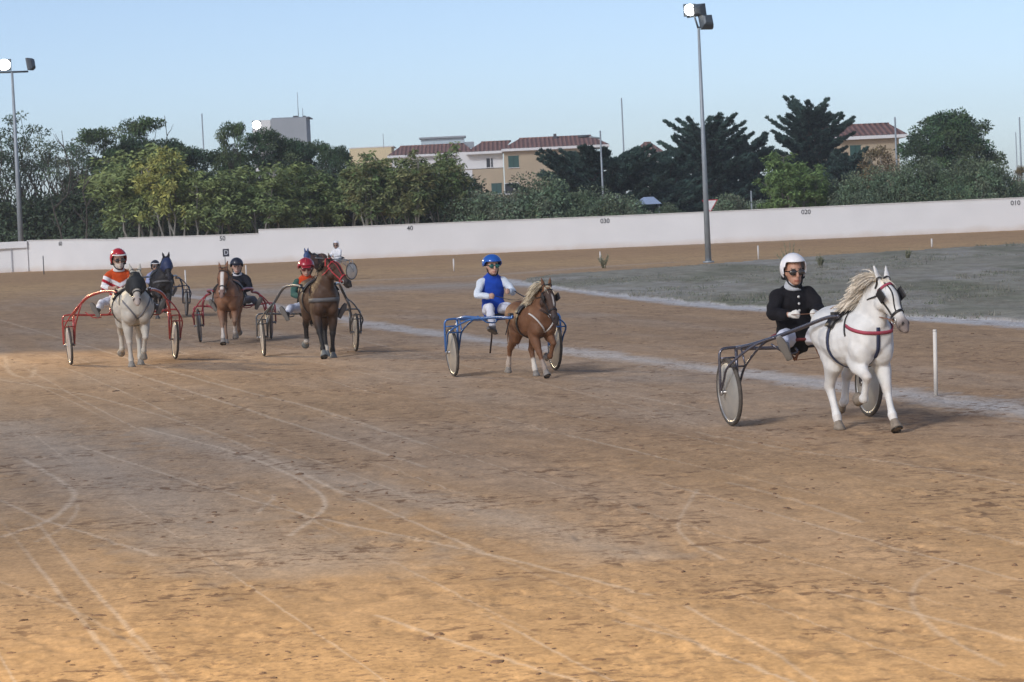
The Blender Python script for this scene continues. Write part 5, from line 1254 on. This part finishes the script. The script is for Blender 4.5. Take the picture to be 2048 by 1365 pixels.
def broad(seed, c, H=9, R_=2.6, nc=85, per=190, lo=.28, ls=.2, sparse=0, flat=.55):
    rc = random.Random(seed); rng = np.random.default_rng(seed); mb = MB(); cl = []
    limb(mb, Vector((0,0,-.1)), Vector((rc.gauss(0,.2),0,H*.5)), .20, .10, rc, .05)
    for k in range(nc):
        a = rc.uniform(0, 6.28); u = rc.uniform(lo, 1); rr_ = R_*(math.sin(PI*min(1, (u-lo)/(1-lo)*.86+.14))**.42)*rc.uniform(.30,1.04)
        z = H*u*.94+rc.gauss(0,.15); cl.append((Vector((math.cos(a)*rr_, math.sin(a)*rr_, z)), rc.uniform(.35,.8)*(1-sparse*.45)))
    for i, (p, r_) in enumerate(cl):
        if i % (2 if sparse else 3) == 0:
            b0 = Vector((rc.gauss(0,.15), rc.gauss(0,.15), p.z*rc.uniform(.35,.6))); limb(mb, b0, p, .07 if not sparse else .045, .015, rc, .15, 4)
    Pa, Va, Ca = [], [], []
    for p, r_ in cl:
        n = int(per*r_/.55); q, v = ellpts(rng, n, p, (r_*1.15, r_*1.15, r_*flat)); Pa.append(q); Va.append(v*.8+rng.normal(size=(n,3))*.6+[0,0,-.15]); Ca.append(np.array(c)*np.array([2.2,2.05,1.9])*rc.uniform(.65,1.35)*np.array([rc.uniform(.85,1.2),1,rc.uniform(.85,1.1)])*(1+.25*rng.normal(size=(n,1)).clip(-1.5,2)))
    P_ = np.concatenate(Pa); return mb.mesh('trunk'), leafmesh('crown', P_, np.concatenate(Va), rng.uniform(.6,1.3,len(P_))*ls, rng.uniform(.3,.6,len(P_))*ls, np.concatenate(Ca), rng), H
def cypress(seed, H, hw, c=(.020,.036,.030), limbs=46, lean=0, lo=.08):
    rc = random.Random(seed); rng = np.random.default_rng(seed); mb = MB(); Pa, Va, Ca = [], [], []
    for k in range(3): limb(mb, Vector((rc.gauss(0,.2),rc.gauss(0,.2),-.1)), Vector((rc.gauss(0,.5)+lean*.3,rc.gauss(0,.4),H*rc.uniform(.6,.85))), .26, .09, rc, .06)
    for k in range(limbs):
        u = (k+.5)/limbs; a = k*2.399+rc.uniform(-.3,.3); z0 = H*(lo+.76*u)
        L = hw*(1.12-.58*u**1.5)*rc.uniform(.62,1.08); up = rc.uniform(.12,.38)+.30*u+(.3 if u > .93 else 0)
        d = Vector((math.cos(a), math.sin(a)*.8, up)).normalized(); b0 = Vector((lean*.3*u,0,z0)); e = b0+d*L
        if e.z > H: e.z = H*rc.uniform(.93,1)
        mid = b0.lerp(e,.55)-Vector((0,0,.06*L)); mb.tube([b0, mid, e], [.07,.04,.012], 5)
        m_ = int(26+L*15)
        for j in range(m_):
            t = rc.uniform(.22,1.04); p = (b0.lerp(mid, t/.55) if t < .55 else mid.lerp(e, (t-.55)/.45)); w_ = .55*(1.08-t)**.8+.05
            lat = Vector((-d.y, d.x, 0)).normalized()*rc.gauss(0, .5)*w_*1.6; q = p+lat+Vector((0,0,rc.gauss(.04,.13)*w_*1.5)); n = 24; sr = w_*.30+.06
            qq, v = ellpts(rng, n, q, (sr*1.3, sr*1.3, sr*.45), .5); Pa.append(qq)
            Va.append(np.array(d)[None]*.9+np.array([0,0,.15])+rng.normal(size=(n,3))*.35); s_ = rc.uniform(.6,1.5); Ca.append(np.array(c)*2.0*s_*(1+.25*rng.normal(size=(n,1)).clip(-1.5,2)))
    P_ = np.concatenate(Pa); return mb.mesh('trunk'), leafmesh('crown', P_, np.concatenate(Va), rng.uniform(.14,.30,len(P_)), rng.uniform(.05,.10,len(P_)), np.concatenate(Ca), rng), H
TMPL = {}
def plant(key, x, yt, dep, label, group, wsc=1, name='tree', cat='tree', bark=MBP, leafm=MLF, rz=None):
    me_t, me_c, H = TMPL[key]; dep = max(dep, 179.5) if x < 245 else dep; p = base(x, dep); h = ztop(x-.0454*(440-yt), yt, dep)
    t = thing(name, label, cat, (p.x,p.y,0), random.uniform(0,6.28) if rz is None else rz, group); s = h/H; t.scale = (s*wsc, s*wsc, s)
    if not me_t.materials: me_t.materials.append(bark); me_c.materials.append(leafm)
    for nm, me in (('trunk', me_t), ('crown', me_c)):
        o = bpy.data.objects.new(nm, me); COL.objects.link(o); o.parent = t
    return t
gA = 'slender pale-stemmed trees in a row behind the wall'
TMPL['a0'] = slender(1, (.066,.092,.042), (.10,.125,.055)); TMPL['a1'] = slender(2, (.052,.080,.040), (.085,.11,.050)); TMPL['a2'] = slender(3, (.045,.075,.035), (.075,.095,.045), spread=1.9)
TMPL['ay'] = slender(4, (.085,.105,.040), (.15,.15,.05), spread=1.4); TMPL['a3'] = slender(5, (.042,.068,.032), (.085,.085,.045), spread=1.5)
TMPL['ag'] = slender(6, (.045,.078,.032), (.065,.10,.042), spread=2.0)
ordn = ['first','second','third','fourth','fifth','sixth','seventh','eighth','ninth','tenth','eleventh','twelfth','thirteenth','fourteenth','fifteenth','sixteenth','seventeenth','eighteenth']
ordn2 = ordn+['nineteenth','twentieth','twenty-first','twenty-second','twenty-third','twenty-fourth','rightmost']
rowA = [(232,303,'a0',1),(275,290,'a0',1),(318,284,'a1',.9),(345,276,'ay',.8),(392,312,'a0',1),(432,332,'a1',1),(478,336,'a0',1),(520,322,'a1',1),(566,326,'a0',1),(612,330,'a1',1),(655,326,'a2',1),(700,318,'a1',.95),(742,309,'a3',.95),(785,303,'a2',.9),(832,302,'a3',.9),(880,290,'a2',.85),(915,318,'a3',.7)]
for i, (x, yt, k, ws) in enumerate(rowA):
    lab = '%s slender tree from the left in the pale-stemmed row behind the wall' % ordn[i] if k != 'ay' else 'yellowing slender tree, brightest of the pale-stemmed row behind the wall'
    if i == 16: lab = 'last slender tree at the right end of the pale-stemmed row, beside the tan house'
    plant(k, x, yt, 163+random.uniform(0,5), lab, gA, ws, 'slender_tree')
gB = 'dark broadleaf trees rising behind the slender row'
TMPL['b0'] = broad(11, (.030,.052,.028)); TMPL['b1'] = broad(12, (.034,.058,.027), R_=2.9, sparse=.35); TMPL['b2'] = broad(13, (.026,.047,.027), R_=2.3)
for x, yt, k, ws, lab in [(208,248,'b1',.85,'dark airy tree left of the yellowing one, second in height behind the row'),(300,226,'b1',.8,'tallest dark tree on the left with flat open clumps of leaves'),(262,262,'b2',.9,'dark tree filling the gap behind the third slender tree'),(385,278,'b2',.9,'dark rounded tree right behind the yellowing slender tree'),(452,284,'b0',.8,'dark tree left of the tallest middle tree and below the thin mast'),(478,236,'b1',.55,'thin dark-leaved treetop just left of the lamp over the trees'),(532,242,'b0',.85,'tallest dark tree in the middle hiding the grey tower'),(590,262,'b2',.85,'dark tree directly in front of the right half of the grey tower'),(640,268,'b0',.8,'dark tree right of the grey tower with a rounded top'),(684,279,'b2',.7,'last dark tree on the right, leaning top beside the yellow building'),(345,262,'b2',.8,'dark tree standing behind the yellowing slender tree')]:
    plant(k, x, yt, 188+random.uniform(0,8), lab, gB, ws, 'broadleaf_tree', bark=MBD)
TMPL['c0'] = broad(21, (.038,.062,.042), H=8, R_=1.7, nc=34, per=70, sparse=.8, lo=.6, ls=.17); TMPL['c1'] = broad(22, (.045,.066,.045), H=8, R_=1.5, nc=26, per=60, sparse=.9, lo=.7, ls=.17)
for x, yt, k, ws, lab in [(-8,245,'c0',1,'sparse tree cut by the left edge of the picture'),(22,268,'c0',1,'sparse tree just left of the left floodlight pole'),(52,213,'c0',.85,'tallest sparse tree beside the left floodlight pole'),(84,258,'c1',.9,'sparse wispy tree with bare stems right of the left floodlight pole'),(118,268,'c1',1,'thin sparse tree standing in the gap with bare twigs'),(158,262,'c1',.9,'sparse tree with bare forked stems next to the dark trees'),(138,300,'c1',.6,'shortest sparse tree in the open gap')]:
    plant(k, x, yt, 178+random.uniform(0,6), lab, 'sparse half-bare trees at the left', ws, 'sparse_tree', bark=MBD)
# bare stems of the gap
def bare(x, yt, dep, label):
    rc = random.Random(int(x)); p = base(x, dep); h = ztop(x, yt, dep); t = thing('bare_tree', label, 'tree', (p.x,p.y,0)); m = MB()
    P_ = limb(m, Vector((0,0,0)), Vector((.3,0,h)), .07, .02, rc, .1, 7)
    for k in range(12):
        i = rc.randint(2,6); a = rc.choice((0,PI))+rc.gauss(0,.5); l = rc.uniform(.6,1.5); limb(m, P_[i], P_[i]+Vector((math.cos(a)*l*.7, math.sin(a)*l*.4, l)), .03, .008, rc, .12, 4)
    m.build('branches', MBD, t)
bare(128,262,176,'leafless thin tree in the open gap left of the dark trees'); bare(175,330,174,'short leafless tree with curved stem near the gap'); bare(335,232,195,'bare twigs reaching right above the dark treetop')
gS = 'dark shrubs in the shade behind the wall'
TMPL['s0'] = broad(31, (.030,.046,.028), H=3.2, R_=1.5, nc=40, per=120, lo=.05, ls=.2, flat=.8); TMPL['s1'] = broad(32, (.024,.040,.026), H=3.2, R_=1.7, nc=40, per=120, lo=.05, ls=.2, flat=.8)
for i in range(25):
    x = -25+i*41; yt = 385+random.uniform(-12,14)+(20 if x < 200 else 0)-(18 if 620 < x < 930 else 0)
    plant('s%d' % (i % 2), x, yt, 172+random.uniform(-1,4), '%s dark shrub from the left in the shade behind the wall and tree stems' % ordn2[i], gS, 1.15, 'shrub', 'shrub', MBD)
gO = 'grey-green olive shrubs along the wall'
TMPL['o0'] = broad(41, (.062,.088,.062), H=2.8, R_=1.6, nc=52, per=200, lo=.04, ls=.16, flat=.85); TMPL['o1'] = broad(42, (.050,.078,.052), H=3.4, R_=1.7, nc=52, per=200, lo=.04, ls=.16, flat=.85)
ol = [(958,392,'o0','pale olive shrub below the tan house, leftmost of its clump'),(1000,396,'o0','pale olive shrub right under the shuttered lower windows'),(1040,388,'o0','pale olive shrub left of the small light tree'),(1090,362,'o1','small greener tree-like shrub in front of the tan house'),(1135,396,'o0','low olive shrub between the small tree and the street lamp'),(1178,386,'o1','rounded olive shrub just left of the street lamp'),(1222,398,'o0','low olive shrub right of the street lamp'),(1262,402,'o1','dark low shrub below the canopy tent'),(1340,415,'o1','lowest shrub left of the floodlight pole foot'),(1468,396,'o0','low green shrub right of the floodlight pole'),(1520,408,'o0','small green shrub left of the light green tree'),(1668,372,'o1','shrub touching the right side of the light green tree'),(1712,358,'o1','olive shrub under the right end of the tallest cypress'),(1762,348,'o1','large rounded olive shrub left of the right-hand utility pole'),(1812,340,'o1','large olive shrub right at the foot of the right-hand utility pole'),(1862,330,'o1','highest olive shrub under the round dark tree'),(1912,342,'o1','olive shrub in the middle under the round dark tree'),(1958,326,'o1','big dark olive shrub at the right under the round tree'),(2004,342,'o1','dark olive shrub before the right picture edge'),(2050,372,'o0','olive shrub cut by the right picture edge')]
for x, yt, k, lab in ol: plant(k, x, yt, 163+random.uniform(0,5), lab, gO, 1.05 if yt > 360 else .85, 'olive_shrub', 'shrub', MBD)
plant('ag', 1593, 299, 164, 'light green feathery tree standing before the dark cypresses', None, .88, 'leafy_tree')
plant('ag', 1560, 330, 165, 'lower half-hidden light green tree, left neighbour of the feathery one', None, .8, 'leafy_tree')
plant('ag', 1628, 338, 165, 'short light green tree, right neighbour of the feathery one', None, .7, 'leafy_tree')
gC = 'dark spreading cypresses behind the wall'
for i, (x, yt, dep, hw, lb, ln, lab, sd) in enumerate([(1215,296,196,6.4,66,-1.5,'low wide cypress spreading its long branches before the tan house',51),(1340,300,205,3.2,34,0,'smallest dark cypress between the low wide one and the big one',52),(1425,232,215,5.2,80,-.6,'big dark cypress right behind the tall floodlight pole',53),(1512,262,222,3.0,40,0,'dark narrower cypress between the two largest ones',54),(1628,193,225,4.8,86,.3,'tallest cypress with flat layered branches behind the light green tree',55),(1700,300,215,2.8,36,.3,'dark low cypress at the right foot of the tallest one',56)]):
    p = base(x, dep); H = ztop(x-.0454*(440-yt), yt, dep); TMPL['cy%d' % i] = cypress(sd, H, hw, limbs=lb, lean=ln)
    plant('cy%d' % i, x, yt, dep, lab, gC, 1, 'cypress', bark=MBD, leafm=MCY, rz=0)
H = ztop(1897,222,230); TMPL['rd'] = broad(61, (.028,.052,.026), H=H, R_=4.3, nc=210, per=210, lo=.22, ls=.24, flat=.7)
plant('rd', 1906, 222, 230, 'broad round dark green tree at the right behind the olive shrubs', None, 1, 'round_tree', bark=MBD)
TMPL['tn'] = broad(71, (.075,.068,.04), H=6, R_=1.8, nc=40, per=110, lo=.3, ls=.2)
plant('tn', 1762, 292, 200, 'dull tan autumn tree between tallest cypress and round tree', None, .9, 'tan_tree', bark=MBP)
plant('tn', 2046, 332, 175, 'thin tan tree at the right edge of the picture', None, .8, 'tan_tree', bark=MBP)

# ------------------------------------------------------------------ evening haze over the far side of the course
def haze():
    m = bpy.data.materials.new('haze'); m.use_nodes = True; n = m.node_tree; n.nodes.remove(n.nodes['Principled BSDF'])
    v = n.nodes.new('ShaderNodeVolumePrincipled'); v.inputs['Density'].default_value = .00038; v.inputs['Color'].default_value = (.93,.96,1,1); v.inputs['Anisotropy'].default_value = .2
    n.links.new(v.outputs[0], n.nodes['Material Output'].inputs['Volume'])
    o = MB().box((0,0,11.5), (1400,1400,27)).build('haze', m, None, False); tag(o, kind='stuff')
haze()
